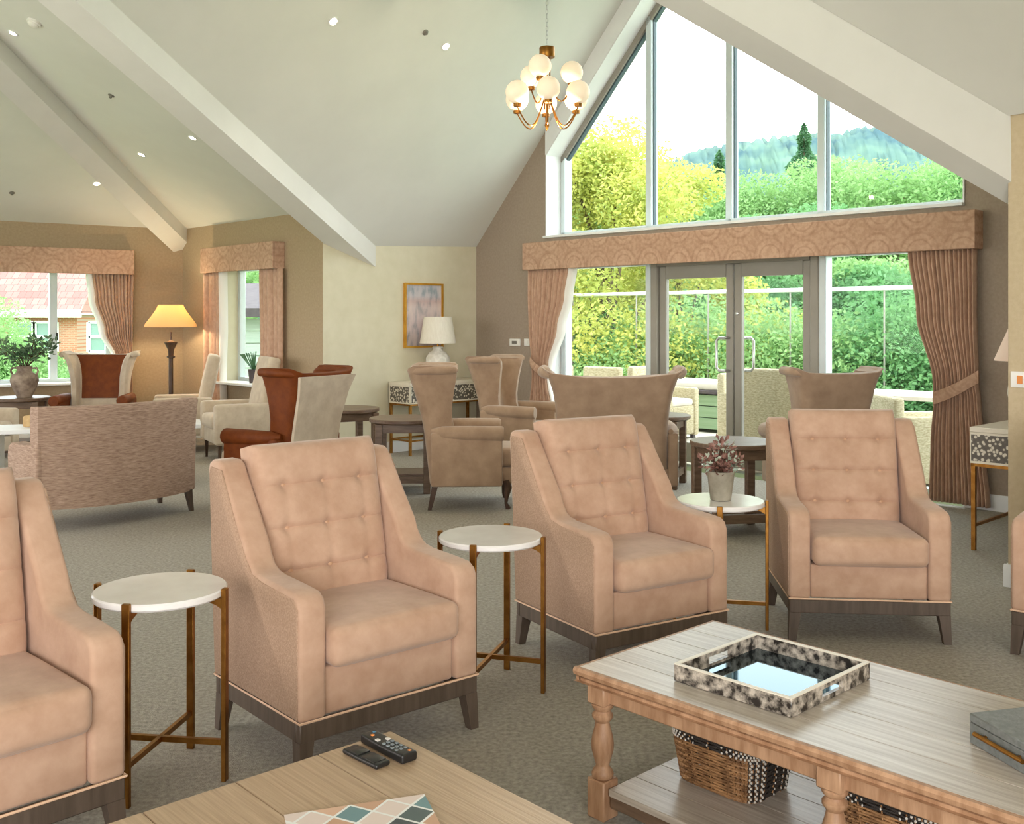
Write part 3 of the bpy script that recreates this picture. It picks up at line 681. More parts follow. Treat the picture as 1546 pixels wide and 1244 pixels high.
def raw(mb, name, m, parent):
    me = bpy.data.meshes.new(name); me.from_pydata(mb.v, [], mb.f); me.materials.append(m); o = bpy.data.objects.new(name, me); COL.objects.link(o); o.parent = parent; return o
def tree(label, px, py_top, Y, z0, rad, m, n, size, seed, nb=22, group='garden trees', sparse=1.0):
    rnd = random.Random(seed); top = at(px, py_top, Y); h = top.z - z0
    r = thing('deciduous_tree', label, 'tree', (top.x, Y, z0), 0, group); blobs = []
    for k in range(nb):
        zz = h * (.22 + .74 * (k + .5) / nb); pr = math.sin(math.pi * min(1, max(.12, (zz / h) ** 1.1))) ** .6
        an = rnd.uniform(0, 6.28); rr = rad * pr * rnd.uniform(.25, .85) * sparse; b = rad * rnd.uniform(.3, .46)
        blobs.append((rr * math.cos(an), rr * math.sin(an), min(zz, h - b * .7), b, b, b * .75))
    lf_ = Leaves(seed); lf_.blobs(blobs, n, size); lf_.build('foliage', m, r)
    mb = MB(); mb.tube([(0, 0, 0), (.1 * rad, .02, h * .3), (-.05 * rad, .05, h * .6), (0, 0, h * .85)], [.05 * rad + .06, .04 * rad + .04, .03 * rad + .02, .01], 7)
    for bl in blobs[::3]:
        mb.tube([(0, 0, bl[2] * .6), (bl[0] * .5, bl[1] * .5, bl[2] * .85), (bl[0], bl[1], bl[2])], [.03 * rad + .01, .02 * rad, .006], 5)
    mb.build('trunk', M_bark, r); return r
def conifer(label, px, py_top, Y, z0, rad, seed):
    rnd = random.Random(seed); top = at(px, py_top, Y); h = top.z - z0; r = thing('conifer_tree', label, 'tree', (top.x, Y, z0), 0, 'conifers')
    lf_ = Leaves(seed); rs = lf_.rs; n = 26000; u = rs.random_sample(n) ** .7; an = rs.uniform(0, 6.28, n); rr = rad * (u ** .8) * (.72 + .28 * np.sin(u * 60)) * rs.random_sample(n) ** .35
    c = np.stack([rr * np.cos(an), rr * np.sin(an), h * (1 - u) - rr * .25], 1); a = np.stack([np.cos(an), np.sin(an), rs.uniform(-.9, .1, n)], 1); lf_.quads(c, a, .085); lf_.build('foliage', M_fc, r)
    mb = MB(); mb.tube([(0, 0, 0), (0, 0, h * .95)], [.2, .02], 7); mb.build('trunk', M_bark, r); return r
tree('lime yellow autumn tree filling the left panes', 918, 186, 20, -3, 2.3, M_fy, 60000, .05, 1, 40)
tree('smaller lime yellow tree beside the lime tree, behind the first mullion', 1030, 232, 21, -3, 1.45, M_fy, 20000, .05, 2, 24, sparse=1.2)
conifer('tall dark conifer between the second and third mullions', 1214, 186, 44, -3, 3.9, 3)
conifer('shorter dark conifer left of the second mullion', 1086, 226, 54, -3, 4.0, 4)
bg_t = [(1010, 400, 27, 2.6, M_fm), (1075, 300, 34, 3.2, M_fg), (1150, 258, 33, 3.4, M_fg), (1215, 310, 30, 3.0, M_fm), (1290, 232, 34, 3.8, M_fg), (1350, 244, 31, 3.4, M_fg), (1415, 220, 33, 3.8, M_fg), (1480, 250, 32, 3.4, M_fm), (1145, 400, 24, 2.6, M_fm), (1265, 390, 23, 2.6, M_fg), (1345, 400, 22, 2.4, M_fm), (940, 330, 30, 3.4, M_fm), (850, 300, 30, 3.2, M_fg)]
nms = ['behind the lime trees', 'left of the shorter conifer', 'between the two conifers', 'in front of the tall conifer', 'right of the third mullion', 'lower in the right pane', 'at the right end of the window', 'hidden behind the right beam',
       'low behind the right door leaf', 'low behind the right sidelight', 'low beside the gathered curtain', 'behind the big lime tree', 'at the far left of the glazing']
for i, (px, py, Y, rad, m) in enumerate(bg_t):
    tree(('pale' if m is M_fg else 'mid') + ' green broadleaf tree ' + nms[i], px, py, Y, -3.2, rad, m, 36000, .075, 20 + i, 24)
def bush(label, px, py, Y, z0, rad, m, n, size, seed):
    rnd = random.Random(seed); c = at(px, py, Y); r = thing('garden_bush', label, 'bush', (c.x, Y, z0), 0, 'garden bushes'); h = c.z - z0
    bl = [(rnd.uniform(-.5, .5) * rad, rnd.uniform(-.5, .5) * rad, h * rnd.uniform(.3, .85), rad * .5, rad * .5, h * .22) for _ in range(9)]
    lf_ = Leaves(seed); lf_.blobs(bl, n, size); lf_.build('foliage', m, r)
    mb = MB(); mb.tube([(0, 0, 0), (.05, 0, h * .6)], [.07, .02], 6); mb.build('stem', M_bark, r)
for i, (px, w_) in enumerate(((870, 'nearest the left curtain'), (965, 'by the left door post'), (1060, 'behind the left door leaf'), (1150, 'behind the door handles'), (1225, 'behind the right door post'), (1300, 'in the right sidelight'), (1370, 'at the gathered curtain'))):
    bush('leafy green hedge bush beyond the glass screen ' + w_, px, 455 + 8 * (i % 3), 19 - .6 * i, -3.0, 2.1, (M_fm, M_fg, M_fy)[i % 3] if px < 1100 else (M_fm, M_fg)[i % 2], 30000, .045, 60 + i)
# distant wooded hill
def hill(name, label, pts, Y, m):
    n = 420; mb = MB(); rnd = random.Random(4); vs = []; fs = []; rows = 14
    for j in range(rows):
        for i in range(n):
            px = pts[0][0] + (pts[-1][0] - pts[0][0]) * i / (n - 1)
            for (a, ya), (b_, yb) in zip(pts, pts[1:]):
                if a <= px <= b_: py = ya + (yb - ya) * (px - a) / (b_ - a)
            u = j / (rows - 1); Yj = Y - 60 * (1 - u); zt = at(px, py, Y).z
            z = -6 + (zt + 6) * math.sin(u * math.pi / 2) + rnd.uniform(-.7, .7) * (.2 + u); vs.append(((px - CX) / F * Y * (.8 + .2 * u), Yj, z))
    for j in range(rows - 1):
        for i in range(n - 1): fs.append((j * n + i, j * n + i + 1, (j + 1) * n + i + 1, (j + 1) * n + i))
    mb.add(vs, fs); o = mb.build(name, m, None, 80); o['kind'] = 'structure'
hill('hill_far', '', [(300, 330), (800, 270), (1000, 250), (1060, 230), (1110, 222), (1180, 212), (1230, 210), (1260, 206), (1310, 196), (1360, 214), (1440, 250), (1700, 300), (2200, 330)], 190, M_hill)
# brick house seen in the left window
hs = thing('brick_house', 'red brick house with tiled roof and white windows outside the left window', 'house', (-34, 45, -3))
hw = 30; mb = MB(); mb.box((0, 4, 2.35), (hw, 8, 4.7)); mb.build('brick_wall', M_brick, hs)
mb = MB(); mb.prism([(-.6, 4.75), (4, 8.8), (8.6, 4.75)], 'x', -hw / 2 - .4, hw / 2 + .4); mb.build('tiled_roof', M_tile, hs, 20)
mb = MB(); mb.box((0, -.55, 4.72), (hw + .8, .12, .34)); mb.build('fascia_board', M_white, hs)
for px in (-20, 35, 70, 151, 215):
    x = (px - CX) / F * 45 + 34
    wn_ = None; mb = MB(); z0, z1, wd = 3.05, 4.35, .95
    for sx in (-1, 1): mb.box((x + sx * wd / 2, -.03, (z0 + z1) / 2), (.16, .1, z1 - z0))
    for z in (z0, (z0 + z1) / 2, z1): mb.box((x, -.03, z), (wd, .1, .12))
    wn_ = mb.build('window', M_white, hs); mb = MB(); mb.box((x, .0, (z0 + z1) / 2), (wd, .03, z1 - z0)); mb.build('pane', mat('house_glass', lin(120, 150, 140), None, .1) if 'house_glass' not in MATS else MATS['house_glass'], wn_)
for i, (px, py, Y, rad) in enumerate(((-30, 430, 28, 2.2), (12, 500, 26, 1.9), (60, 545, 24, 1.8), (120, 560, 23, 1.6)  )):
    bush('green bush in front of the brick house ' + ('outside the frame edge', 'at the left edge', 'behind the vase', 'right of the window upright', 'behind the gathered curtain')[i], px, py, Y, -3, rad, M_fg, 20000, .05, 90 + i)
# clad outbuilding in the bay window
ob = thing('clad_outbuilding', 'pale boarded outbuilding with slate roof seen through the narrow bay window', 'building', (-5.2, 20, -3.3))
for k in range(20):
    mb = MB(); mb.box((0, 0, 0), (5, .03, .235), T(0, .075, .12 + k * .24) @ RX(R(-6)), .006); mb.build('board', M_sagec, ob)
mb = MB(); mb.box((0, 1.6, 2.4), (4.9, 3, 4.8)); mb.build('wall_core', M_sagec, ob)
mb = MB(); mb.prism([(-.3, 4.83), (-.3, 5.0), (3.4, 5.6), (3.4, 4.83)], 'x', -2.8, 2.8); mb.build('slate_roof', M_slate, ob, 20)
tree('green tree above the outbuilding in the narrow bay window', 385, 380, 30, -3, 3.2, M_fg, 26000, .08, 77, 16)
# ------------------------------------------------------------------ button-back armchairs
def button_armchair(label):
    r = thing('button_back_armchair', label, 'armchair', group='peach button-back armchairs')
    hw = .366; th = .10; B0_ = .195
    prof = [(0, B0_), (0, .555), (.012, .588), (.04, .606), (.12, .612), (.26, .618), (.31, .626), (.345, .644), (.37, .675), (.388, .715), (.565, .945), (.58, .968), (.605, .98), (.66, .98), (.682, .968), (.69, .94), (.635, B0_)]
    for sx in (-1, 1):
        mb = MB(); mb.prism(prof, 'x', sx * (hw - th), sx * hw, .016, 3); sp = mb.build('side_panel', M_velvet, r, 60)
        p2 = [(.012, B0_ + .01), (.012, .56), (.04, .59), (.26, .605), (.33, .618), (.375, .66), (.575, .95), (.66, .955), (.67, .93), (.625, B0_ + .01)]
        mb = MB(); mb.prism(p2, 'x', sx * (hw - .006), sx * (hw + .004), .003, 1); mb.build('outer_facing', M_weave, sp, 60)
    mb = MB(); mb.prism([(.60, B0_), (.575, B0_), (.60, .95), (.675, .95), (.62, B0_)], 'x', -(hw - th), hw - th, .01, 2); mb.build('back_panel', M_weave, r, 60)
    mb = MB(); mb.rbox((0, .30, .275), (2 * (hw - th), .56, .16), .012, 2); mb.build('apron', M_velvet, r)
    def seatwarp(p):
        p = p.copy(); p.z -= .012 * max(0, (p.y - .3)); return p
    mb = MB(); mb.rbox((0, .225, .423), (2 * (hw - th) - .008, .53, .135), .034, 4, 8, (.0, .012, .014), warp=seatwarp); mb.build('seat_cushion', M_velvet, r, 80)
    # tufted back cushion
    W_, H_, TK = .525, .60, .15; nx, nz = 44, 50; rows = (.22, .475, .735); cols = (-.62, 0, .62)
    lean = T(0, .385, .455) @ RX(-R(11))
    vs, fs = [], []
    def dep(u, v):
        e = (1 - abs(u) ** 9) ** .5 * (1 - abs(2 * v - 1) ** 14) ** .5
        d = TK * (.62 + .38 * e) + .014 * (1 - u * u) * math.sin(math.pi * v)
        for vr in rows: d -= .013 * math.exp(-((v - vr) / .011) ** 2) * (1 if abs(u) < .93 else .3)
        for uc in cols: d -= .003 * math.exp(-((u - uc) / .04) ** 2) * (1 if v < .78 else .25)
        for vr in rows:
            for uc in cols: d -= .020 * math.exp(-(((u - uc) * W_ / 2) ** 2 + ((v - vr) * H_) ** 2) / .022 ** 2)
        return d
    for j in range(nz + 1):
        v = j / nz
        for i in range(nx + 1):
            u = 2 * i / nx - 1; rx_ = 1 - .03 * abs(2 * v - 1) ** 8; rz_2 = 1
            vs.append((u * W_ / 2 * rx_, TK - dep(u, v), v * H_))
    n0 = len(vs)
    for j in range(nz + 1):
        for i in range(nx + 1): vs.append(((2 * i / nx - 1) * W_ / 2 * .985, TK, (j / nz) * H_ * .985 + .0045))
    def q(j, i, o_=0): return o_ + j * (nx + 1) + i
    for j in range(nz):
        for i in range(nx):
            fs.append((q(j, i), q(j, i + 1), q(j + 1, i + 1), q(j + 1, i))); fs.append((q(j, i, n0), q(j + 1, i, n0), q(j + 1, i + 1, n0), q(j, i + 1, n0)))
    for j in range(nz):
        for i in (0, nx): fs.append((q(j, i), q(j + 1, i), q(j + 1, i, n0), q(j, i, n0)))
    for i in range(nx):
        for j in (0, nz): fs.append((q(j, i), q(j, i, n0), q(j, i + 1, n0), q(j, i + 1)))
    mb = MB(); mb.add(vs, fs, lean); bc = mb.build('back_cushion', M_velvet, r, 60)
    for vr in rows:
        for uc in cols:
            mb = MB(); mb.lathe([(.0125, 0), (.012, .006), (.008, .0105), (.001, .012)], 10, lean @ T(uc * W_ / 2, TK - dep(uc, vr) + .001, vr * H_) @ RX(R(90))); mb.build('button', M_button, bc)
    # wooden plinth and legs
    mb = MB()
    mb.box((0, .014, .162), (2 * hw - .004, .028, .064), None, .004); mb.box((0, .612, .162), (2 * hw - .004, .028, .064), None, .004)
    for sx in (-1, 1): mb.box((sx * (hw - .016), .313, .162), (.028, .57, .064), None, .004)
    mb.build('plinth', M_legwood, r)
    mb = MB(); mb.tube([(-hw, -.001, .197), (hw, -.001, .197), (hw + .001, .63, .197), (-hw - .001, .63, .197)], .0045, 6, closed=True); mb.build('piping', M_piping, r)
    for sx in (-1, 1):
        for y0, sy in ((.002, -1), (.624, 1)):
            x0, x1 = sx * hw - sx * .002, sx * (hw - .055); ya, yb = y0, y0 - sy * .05
            top = [(x0, ya, .132), (x1, ya, .132), (x1, yb, .132), (x0, yb, .132)]
            xo = sx * .004; k = .66
            bot = [(x0 + xo, ya + sy * .004, 0), (x0 + (x1 - x0) * k + xo, ya + sy * .004, 0), (x0 + (x1 - x0) * k + xo, ya + (yb - ya) * k + sy * .004, 0), (x0 + xo, ya + (yb - ya) * k + sy * .004, 0)]
            mb = MB(); mb.loft([bot, top]); mb.build('leg', M_legwood, r)
    return r
AC = button_armchair('peach button-back armchair in the left centre, between two marble side tables')
AC.location = (-.403, 3.54, 0); AC.rotation_euler = (0, 0, R(40.6))
dup(AC, (.656, 4.422, 0), R(31.3), 'peach button-back armchair in the centre, left of the potted plant table')
dup(AC, (1.655, 4.764, 0), R(-5), 'peach button-back armchair on the right facing the viewer, beside the curtain')
dup(AC, (-1.356, 2.676, 0), R(45.8), 'peach button-back armchair cut off by the left edge of the picture')
dup(AC, (2.513, 4.375, 0), R(-40), 'peach button-back armchair cut off by the right edge, by the pillar')

# ------------------------------------------------------------------ wing chairs
def wing_chair(name, label, cat, half=.27, m_shell=M_brownv, m_inner=None, m_arm=None, m_back=None, m_seat=None, group=None, hgt=1.0, flare=1.0, lifts=1.0):
    r = thing(name, label, cat, group=group); xx = half - .27; m_inner = m_inner or m_shell; m_arm = m_arm or m_shell; m_seat = m_seat or m_shell
    lv = [(.20, .27, .60, .40, 0), (.40, .27, .622, .40, 0), (.60, .27, .645, .41, 0), (.66, .271, .655, .425, 0), (.74, .273, .672, .43, .002), (.84, .278, .70, .42, .008), (.94, .290, .730, .405, .02), (1.02, .308, .755, .39, .034), (1.07, .328, .772, .385, .045), (1.085, .336, .775, .392, .047), (1.09, .33, .765, .41, .044)]
    rings = []; th = .085
    for z, w0, b_, f, lift in lv:
        w0 = .27 + (w0 - .27) * flare + xx; rc = .07; lift *= lifts
        def arc(cx, cy, r_, a0, a1, k=6): return [(cx + r_ * math.cos(R(a0 + (a1 - a0) * i / (k - 1))), cy + r_ * math.sin(R(a0 + (a1 - a0) * i / (k - 1)))) for i in range(k)]
        o_ = [(w0, f + .03), (w0, (f + b_) / 2)] + arc(w0 - rc, b_ - rc, rc, 0, 90) + [(w0 * .4, b_), (0, b_), (-w0 * .4, b_)] + arc(-w0 + rc, b_ - rc, rc, 90, 180) + [(-w0, (f + b_) / 2), (-w0, f + .03), (-w0 + .02, f), (-w0 + th - .02, f)]
        wi = w0 - th; bi = b_ - th - .02; ri = .04
        i_ = [(-wi, f + .03), (-wi, (f + bi) / 2)] + arc(-wi + ri, bi - ri, ri, 180, 90) + [(-wi * .4, bi), (0, bi), (wi * .4, bi)] + arc(wi - ri, bi - ri, ri, 90, 0) + [(wi, (f + bi) / 2), (wi, f + .03), (wi + .02, f), (w0 - .02, f)]
        ring = []
        for x, y in o_ + i_:
            k = (abs(x) / w0) ** 3; ring.append((x, y, z * hgt + lift * k * k))
        rings.append(ring)
    mb = MB(); mb.loft(rings, cap=False); mb.add(rings[-1], [(k, k + 1, 40 - k, 41 - k) for k in range(20)]); mb.add(rings[0], [(k, k + 1, 40 - k, 41 - k) for k in range(20)]); sh = mb.build('winged_back', m_shell, r, 50)
    for sx in (-1, 1):
        wt_ = .27 + (.334 - .27) * flare + xx; zt2 = 1.085 * hgt + .04 * lifts; sr = .032 if xx < .1 else .046
        mb = MB(); mb.tube([(sx * (wt_ - .02), .385, zt2 - .03), (sx * (wt_ - .012), .40, zt2 - .026), (sx * (wt_ - .006), .55, zt2 - .026), (sx * (wt_ - .03), .70, zt2 - .032), (sx * (wt_ - .06), .755, zt2 - .05)], [.5 * sr, sr, 1.05 * sr, .95 * sr, .35 * sr], 14); mb.build('wing_scroll', m_shell, sh, 60)
    wi = .27 + xx - .075
    if m_inner is not m_shell:
        mb = MB(); mb.loft([[(-a, y, z * hgt), (a, y, z * hgt), (a, y + .035, z * hgt), (-a, y + .035, z * hgt)] for z, a, y in [(z_, .27 + (w_ - .27) * flare + xx - th - .004, b3_ - th - .034) for z_, w_, b3_, f3_, l3_ in lv[2:10]]]); mb.build('inside_back', m_inner, r, 50)
    if m_back:
        w0 = .27 + xx
        mb = MB(); mb.loft([[(-w0 * a, y, z), (w0 * a, y, z), (w0 * a, y + .025, z), (-w0 * a, y + .025, z)] for z, y, a in ((.21, .595, .92), (.6, .64, .92), (.74, .668, .93), (.94, .725, 1.0), (1.07, .768, 1.14))]); mb.build('outside_back', m_back, r, 50)
    ax = .325 + xx
    for sx in (-1, 1):
        mb = MB(); mb.rbox((sx * (ax - .012), .31, .40), (.085, .56, .42), .02, 2); a = mb.build('arm', m_arm, r)
        mb = MB(); mb.tube([(sx * ax, .02, .60), (sx * ax, .035, .60), (sx * ax, .3, .605), (sx * (ax - .01), .50, .61), (sx * (ax - .03), .585, .62)], [.05, .062, .06, .052, .02], 14); mb.build('arm_roll', m_arm, a, 50)
    mb = MB(); mb.rbox((0, .265, .265), (2 * (ax - .05), .65, .13), .015, 2); mb.build('seat_rail', m_shell, r)
    mb = MB(); mb.rbox((0, .205, .405), (2 * (ax - .055), .61, .145), .04, 3, 5, (0, .01, .012)); mb.build('seat_cushion', m_seat, r, 80)
    for sx in (-1, 1):
        mb = MB(); mb.tube([(sx * (ax - .07), .0, .225), (sx * (ax - .058), -.015, .17), (sx * (ax - .068), -.005, .10), (sx * (ax - .072), .0, .045), (sx * (ax - .07), -.015, .012), (sx * (ax - .07), -.02, 0)], [.034, .032, .019, .013, .021, .02], 8); mb.build('front_leg', M_darkleg, r)
        mb = MB(); mb.loft([[(sx * (ax - .05) + a * .016, .60 + b2 * .016, 0) for a, b2 in ((-1, -1), (1, -1), (1, 1), (-1, 1))], [(sx * (ax - .06) + a * .024, .55 + b2 * .024, .215) for a, b2 in ((-1, -1), (1, -1), (1, 1), (-1, 1))]]); mb.build('rear_leg', M_darkleg, r)
    return r
def face(fx, fy): return math.atan2(fy, fx) + R(90)
WGRP = 'brown velvet wing chairs'
wc = wing_chair('wing_chair', 'brown velvet wing chair in profile with its back to the round wooden table', 'chair', group=WGRP)
wc.location = (-.06, 8.37, 0); wc.rotation_euler = (0, 0, face(1, .05))
dup(wc, (.36, 10.08, 0), face(.93, -.37), 'brown velvet wing chair by the left garden door curtain, behind the profile chair', WGRP)
dup(wc, (2.37, 8.42, 0), face(-.12, .99), 'brown velvet wing chair seen from behind, facing the right garden door', WGRP)
lv_ = wing_chair('wing_loveseat', 'wide brown velvet wing loveseat seen from behind, facing the garden doors', 'sofa', half=.43, flare=1.75, lifts=1.6, hgt=.965)
lv_.location = (.80, 8.62, 0); lv_.rotation_euler = (0, 0, face(.03, 1))
b1 = wing_chair('wing_chair', 'wing chair with chestnut leather inside back and cream wings, facing the viewer by the window', 'chair', m_shell=M_creamv, m_inner=M_leather, m_arm=M_leather, m_seat=M_leather, group='two-tone leather wing chairs', half=.30, flare=1.5)
b1.location = (-4.60, 11.15, 0); b1.rotation_euler = (0, 0, face(.12, -1))
b2_ = wing_chair('wing_chair', 'wing chair with chestnut leather sides and cream back, turned away beside the sofa', 'chair', m_shell=M_leather, m_inner=M_creamv, m_arm=M_leather, m_back=M_creamv, m_seat=M_creamv, group='two-tone leather wing chairs', hgt=1.0)
b2_.location = (-2.05, 8.19, 0); b2_.rotation_euler = (0, 0, face(-.85, .53))

# ------------------------------------------------------------------ cream square armchairs of the bay
def square_chair(label):
    r = thing('high_back_armchair', label, 'armchair', group='cream high-back armchairs in the bay')
    mb = MB(); mb.rbox((0, .0, 0), (.50, .13, .66), .035, 3, 4, (0, .015, 0), T(0, .60, .76) @ RX(-R(12))); mb.build('backrest', M_creamv, r)
    for sx in (-1, 1):
        mb = MB(); mb.rbox((sx * .315, .32, .40), (.12, .64, .42), .035, 3); mb.build('arm', M_creamv, r)
    mb = MB(); mb.rbox((0, .32, .27), (.51, .6, .15), .015, 2); mb.build('seat_base', M_creamv, r)
    mb = MB(); mb.rbox((0, .27, .42), (.505, .56, .14), .04, 3, 4, (0, 0, .012)); mb.build('seat_cushion', M_creamv, r, 80)
    for sx in (-1, 1):
        for y in (.06, .58):
            mb = MB(); mb.lathe([(.016, 0), (.026, .2)], 4, T(sx * .31, y, 0)); mb.build('leg', M_darkleg, r)
    return r
sq = square_chair('cream high-back armchair nearest the chestnut leather wing chair, under the narrow bay window')
sq.location = (-3.22, 10.88, 0); sq.rotation_euler = (0, 0, face(-.88, -.48))
dup(sq, (-4.08, 11.72, 0), face(-.95, -.3), 'cream high-back armchair standing right in front of the floor lamp')
dup(sq, (-4.98, 9.95, 0), face(1, -.15), 'cream high-back armchair at the left picture edge by the vase table')

# ------------------------------------------------------------------ curved sofa seen from behind
def curved_sofa():
    r = thing('curved_sofa', 'two-seat sofa with curved streaked fabric back, seen from behind on the left', 'sofa')
    n = 24; rings = []
    for z, bow, fl, wd in ((.155, .16, 0, .595), (.40, .17, .01, .60), (.62, .18, .03, .607), (.80, .19, .055, .615), (.865, .19, .066, .618), (.88, .19, .06, .614)):
        o_, i_ = [], []
        for k in range(n + 1):
            u = 2 * k / n - 1; y = .66 + fl - bow * abs(u) ** 2.2; o_.append((wd * u, y, z)); i_.append((wd * u, y - .13 + (.012 if z > .87 else 0), z))
        rings.append(o_ + i_[::-1])
    mb = MB(); mb.loft(rings, cap=False); mb.add(rings[-1], [(k, k + 1, 2 * n - k, 2 * n + 1 - k) for k in range(n)]); mb.add(rings[0], [(k, k + 1, 2 * n - k, 2 * n + 1 - k) for k in range(n)]); mb.build('curved_back', M_sofa, r, 50)
    for sx in (-1, 1):
        prof = [(.02, .155), (.0, .50), (.015, .575), (.06, .60), (.30, .60), (.49, .625), (.52, .62), (.50, .155)]
        mb = MB(); mb.prism(prof, 'x', sx * .49, sx * .618, .02, 3); mb.build('arm', M_sofa, r, 60)
    mb = MB(); mb.rbox((0, .29, .25), (.97, .52, .18), .015, 2); mb.build('seat_base', M_sofa, r)
    for sx in (-1, 1):
        mb = MB(); mb.rbox((sx * .243, .25, .40), (.478, .50, .13), .04, 3, 4, (0, 0, .012)); mb.build('seat_cushion', M_sofa, r, 80)
    for sx in (-1, 1):
        for y in (.05, .50):
            sy = 1 if y > .3 else -1
            mb = MB(); mb.loft([[(sx * (.55 + .02) + a * .014, y + sy * .02 + b2 * .014, 0) for a, b2 in ((-1, -1), (1, -1), (1, 1), (-1, 1))], [(sx * .55 + a * .025, y + b2 * .025, .165) for a, b2 in ((-1, -1), (1, -1), (1, 1), (-1, 1))]]); mb.build('leg', M_legwood, r)
    return r
so = curved_sofa(); fdir = Vector((-.736, .677)); bmid = Vector((-2.86, 7.60)); fc = bmid + fdir * .56
so.location = (fc.x, fc.y, 0); so.rotation_euler = (0, 0, face(fdir.x, fdir.y))

# ------------------------------------------------------------------ marble and brass side tables
def brass_table(label):
    r = thing('brass_side_table', label, 'side table', group='round marble side tables on brass legs'); RT = .212
    mb = MB(); mb.lathe([(RT - .006, .594), (RT, .600), (RT, .614), (RT - .005, .619)], 40); mb.build('marble_top', M_marble, r, 30)
    for k in range(4):
        a = k * math.pi / 2; mb = MB(); mb.box((0, 0, .3125), (.016, .026, .625), T((RT + .009) * math.cos(a), (RT + .009) * math.sin(a), 0) @ RZ(a), .002); lg = mb.build('leg', M_gold, r)
        mb = MB(); mb.prism([(.045, .592), (RT + .002, .592), (RT + .002, .556), (RT - .02, .570), (RT - .05, .580), (.045, .582)], 'y', -.006, .006, M=RZ(a)); mb.build('bracket', M_gold, lg)
    for k in range(2):
        mb = MB(); mb.box((0, 0, .125 + .0 * k), (2 * RT + .002, .014, .018), RZ(k * math.pi / 2)); mb.build('cross_bar', M_gold, r)
    return r
st = brass_table('round white marble side table between the two left armchairs'); st.location = (-1.152, 3.376, 0); st.rotation_euler = (0, 0, R(-8))
dup(st, (-.086, 4.194, 0), R(-17), 'round white marble side table between the two centre armchairs')
dup(st, (1.013, 5.01, 0), R(-12), 'round white marble side table carrying the potted plant')

# ------------------------------------------------------------------ large coffee table with turned legs
cd = Vector((.683, -.730)); ca = math.atan2(cd.y, cd.x)            # along its length
P0 = floor_pt(866, 1006, .45); LT, WT = 1.66, .706
wdv = Vector((-cd.y, cd.x)); cc = Vector((P0.x, P0.y)) + cd * LT / 2 + wdv * WT / 2
ct = thing('coffee_table', 'large limed oak coffee table with turned legs and a lower shelf, front right', 'coffee table', (cc.x, cc.y, 0), ca)
mb = MB(); npl = 5; pw = (WT - .024) / npl
for k in range(npl):
    mb = MB(); mb.box((0, -WT / 2 + .012 + pw * (k + .5), .4375), (LT - .024, pw - .0012, .025), T(0, 0, 0), .0015); mb.build('top_plank', M_lime, ct)
mb = MB()
rim = [(.0, .408), (-.018, .410), (-.012, .418), (-.012, .424), (.0, .428), (.004, .440), (-.001, .4485), (-.012, .45), (-.012, .408)]
def mould(mbx, L_, pos, ang):
    pts = [(p[0], p[1]) for p in rim]; mbx.prism([(x, z) for x, z in pts], 'y', -L_ / 2, L_ / 2, M=T(*pos) @ RZ(ang))
mould(mb, LT, (0, WT / 2, 0), R(90)); mould(mb, LT, (0, -WT / 2, 0), R(-90)); mould(mb, WT - .024, (LT / 2, 0, 0), 0); mould(mb, WT - .024, (-LT / 2, 0, 0), R(180))
mb.build('moulded_rim', M_limeleg, ct)
mb = MB()
for sy in (-1, 1): mb.box((0, sy * (WT / 2 - .065), .377), (LT - .11, .022, .062), None, .003)
for sx in (-1, 1): mb.box((sx * (LT / 2 - .065), 0, .377), (.022, WT - .15, .062), None, .003)
mb.build('apron', M_limeleg, ct)
legp = [(.020, .115), (.031, .12), (.034, .13), (.030, .14), (.022, .15), (.020, .156), (.025, .17), (.033, .20), (.0345, .222), (.031, .245), (.024, .27), (.021, .285), (.026, .292), (.032, .300), (.032, .308), (.026, .314), (.023, .32), (.032, .330), (.034, .338), (.028, .344)]
for sx in (-1, 0, 1):
    for sy in (-1, 1):
        x, y = sx * (LT / 2 - .062), sy * (WT / 2 - .062); mb = MB(); mb.lathe(legp, 18, T(x, y, 0)); lg = mb.build('turned_leg', M_limeleg, ct, 40)
        for z0, z1 in ((0.0, .118), (.342, .408)):
            mb = MB(); mb.box((x, y, (z0 + z1) / 2), (.068, .068, z1 - z0), None, .004); mb.build('leg_block', M_limeleg, lg)
for k in range(5):
    pw2 = (WT - .09) / 5; mb = MB(); mb.box((0, -(WT - .09) / 2 + pw2 * (k + .5), .088), (LT - .2, pw2 - .0012, .022), None, .0015); mb.build('shelf_plank', M_lime, ct)
mb = MB()
for sy in (-1, 1): mb.box((0, sy * (WT / 2 - .062), .065), (LT - .2, .022, .05), None, .003)
mb.build('shelf_rail', M_tabwood, ct)
# second table at the bottom edge
ed = Vector((.672, -.741)); ea = math.atan2(ed.y, ed.x); ewd = Vector((ed.y, -ed.x)) ; K0 = floor_pt(590, 1103, .45); L2, W2 = 1.35, .86
c2_ = Vector((K0.x, K0.y)) + ed * L2 / 2 + ewd * W2 / 2
t2_ = thing('coffee_table', 'plain warm oak coffee table at the bottom edge, holding remotes and a magazine', 'coffee table', (c2_.x, c2_.y, 0), ea)
for k in range(4):
    mb = MB(); mb.box((0, -W2 / 2 + W2 / 4 * (k + .5), .432), (L2, W2 / 4 - .0008, .036), None, .002); mb.build('top_plank', M_oak, t2_)
mb = MB()
for sy in (-1, 1): mb.box((0, sy * (W2 / 2 - .08), .378), (L2 - .2, .024, .072))
for sx in (-1, 1): mb.box((sx * (L2 / 2 - .08), 0, .378), (.024, W2 - .2, .072))
mb.build('apron', M_oak, t2_)
for sx in (-1, 1):
    for sy in (-1, 1):
        mb = MB(); mb.lathe([(.035, 0), (.05, .414)], 4, T(sx * (L2 / 2 - .08), sy * (W2 / 2 - .08), 0)); mb.build('leg', M_oak, t2_)
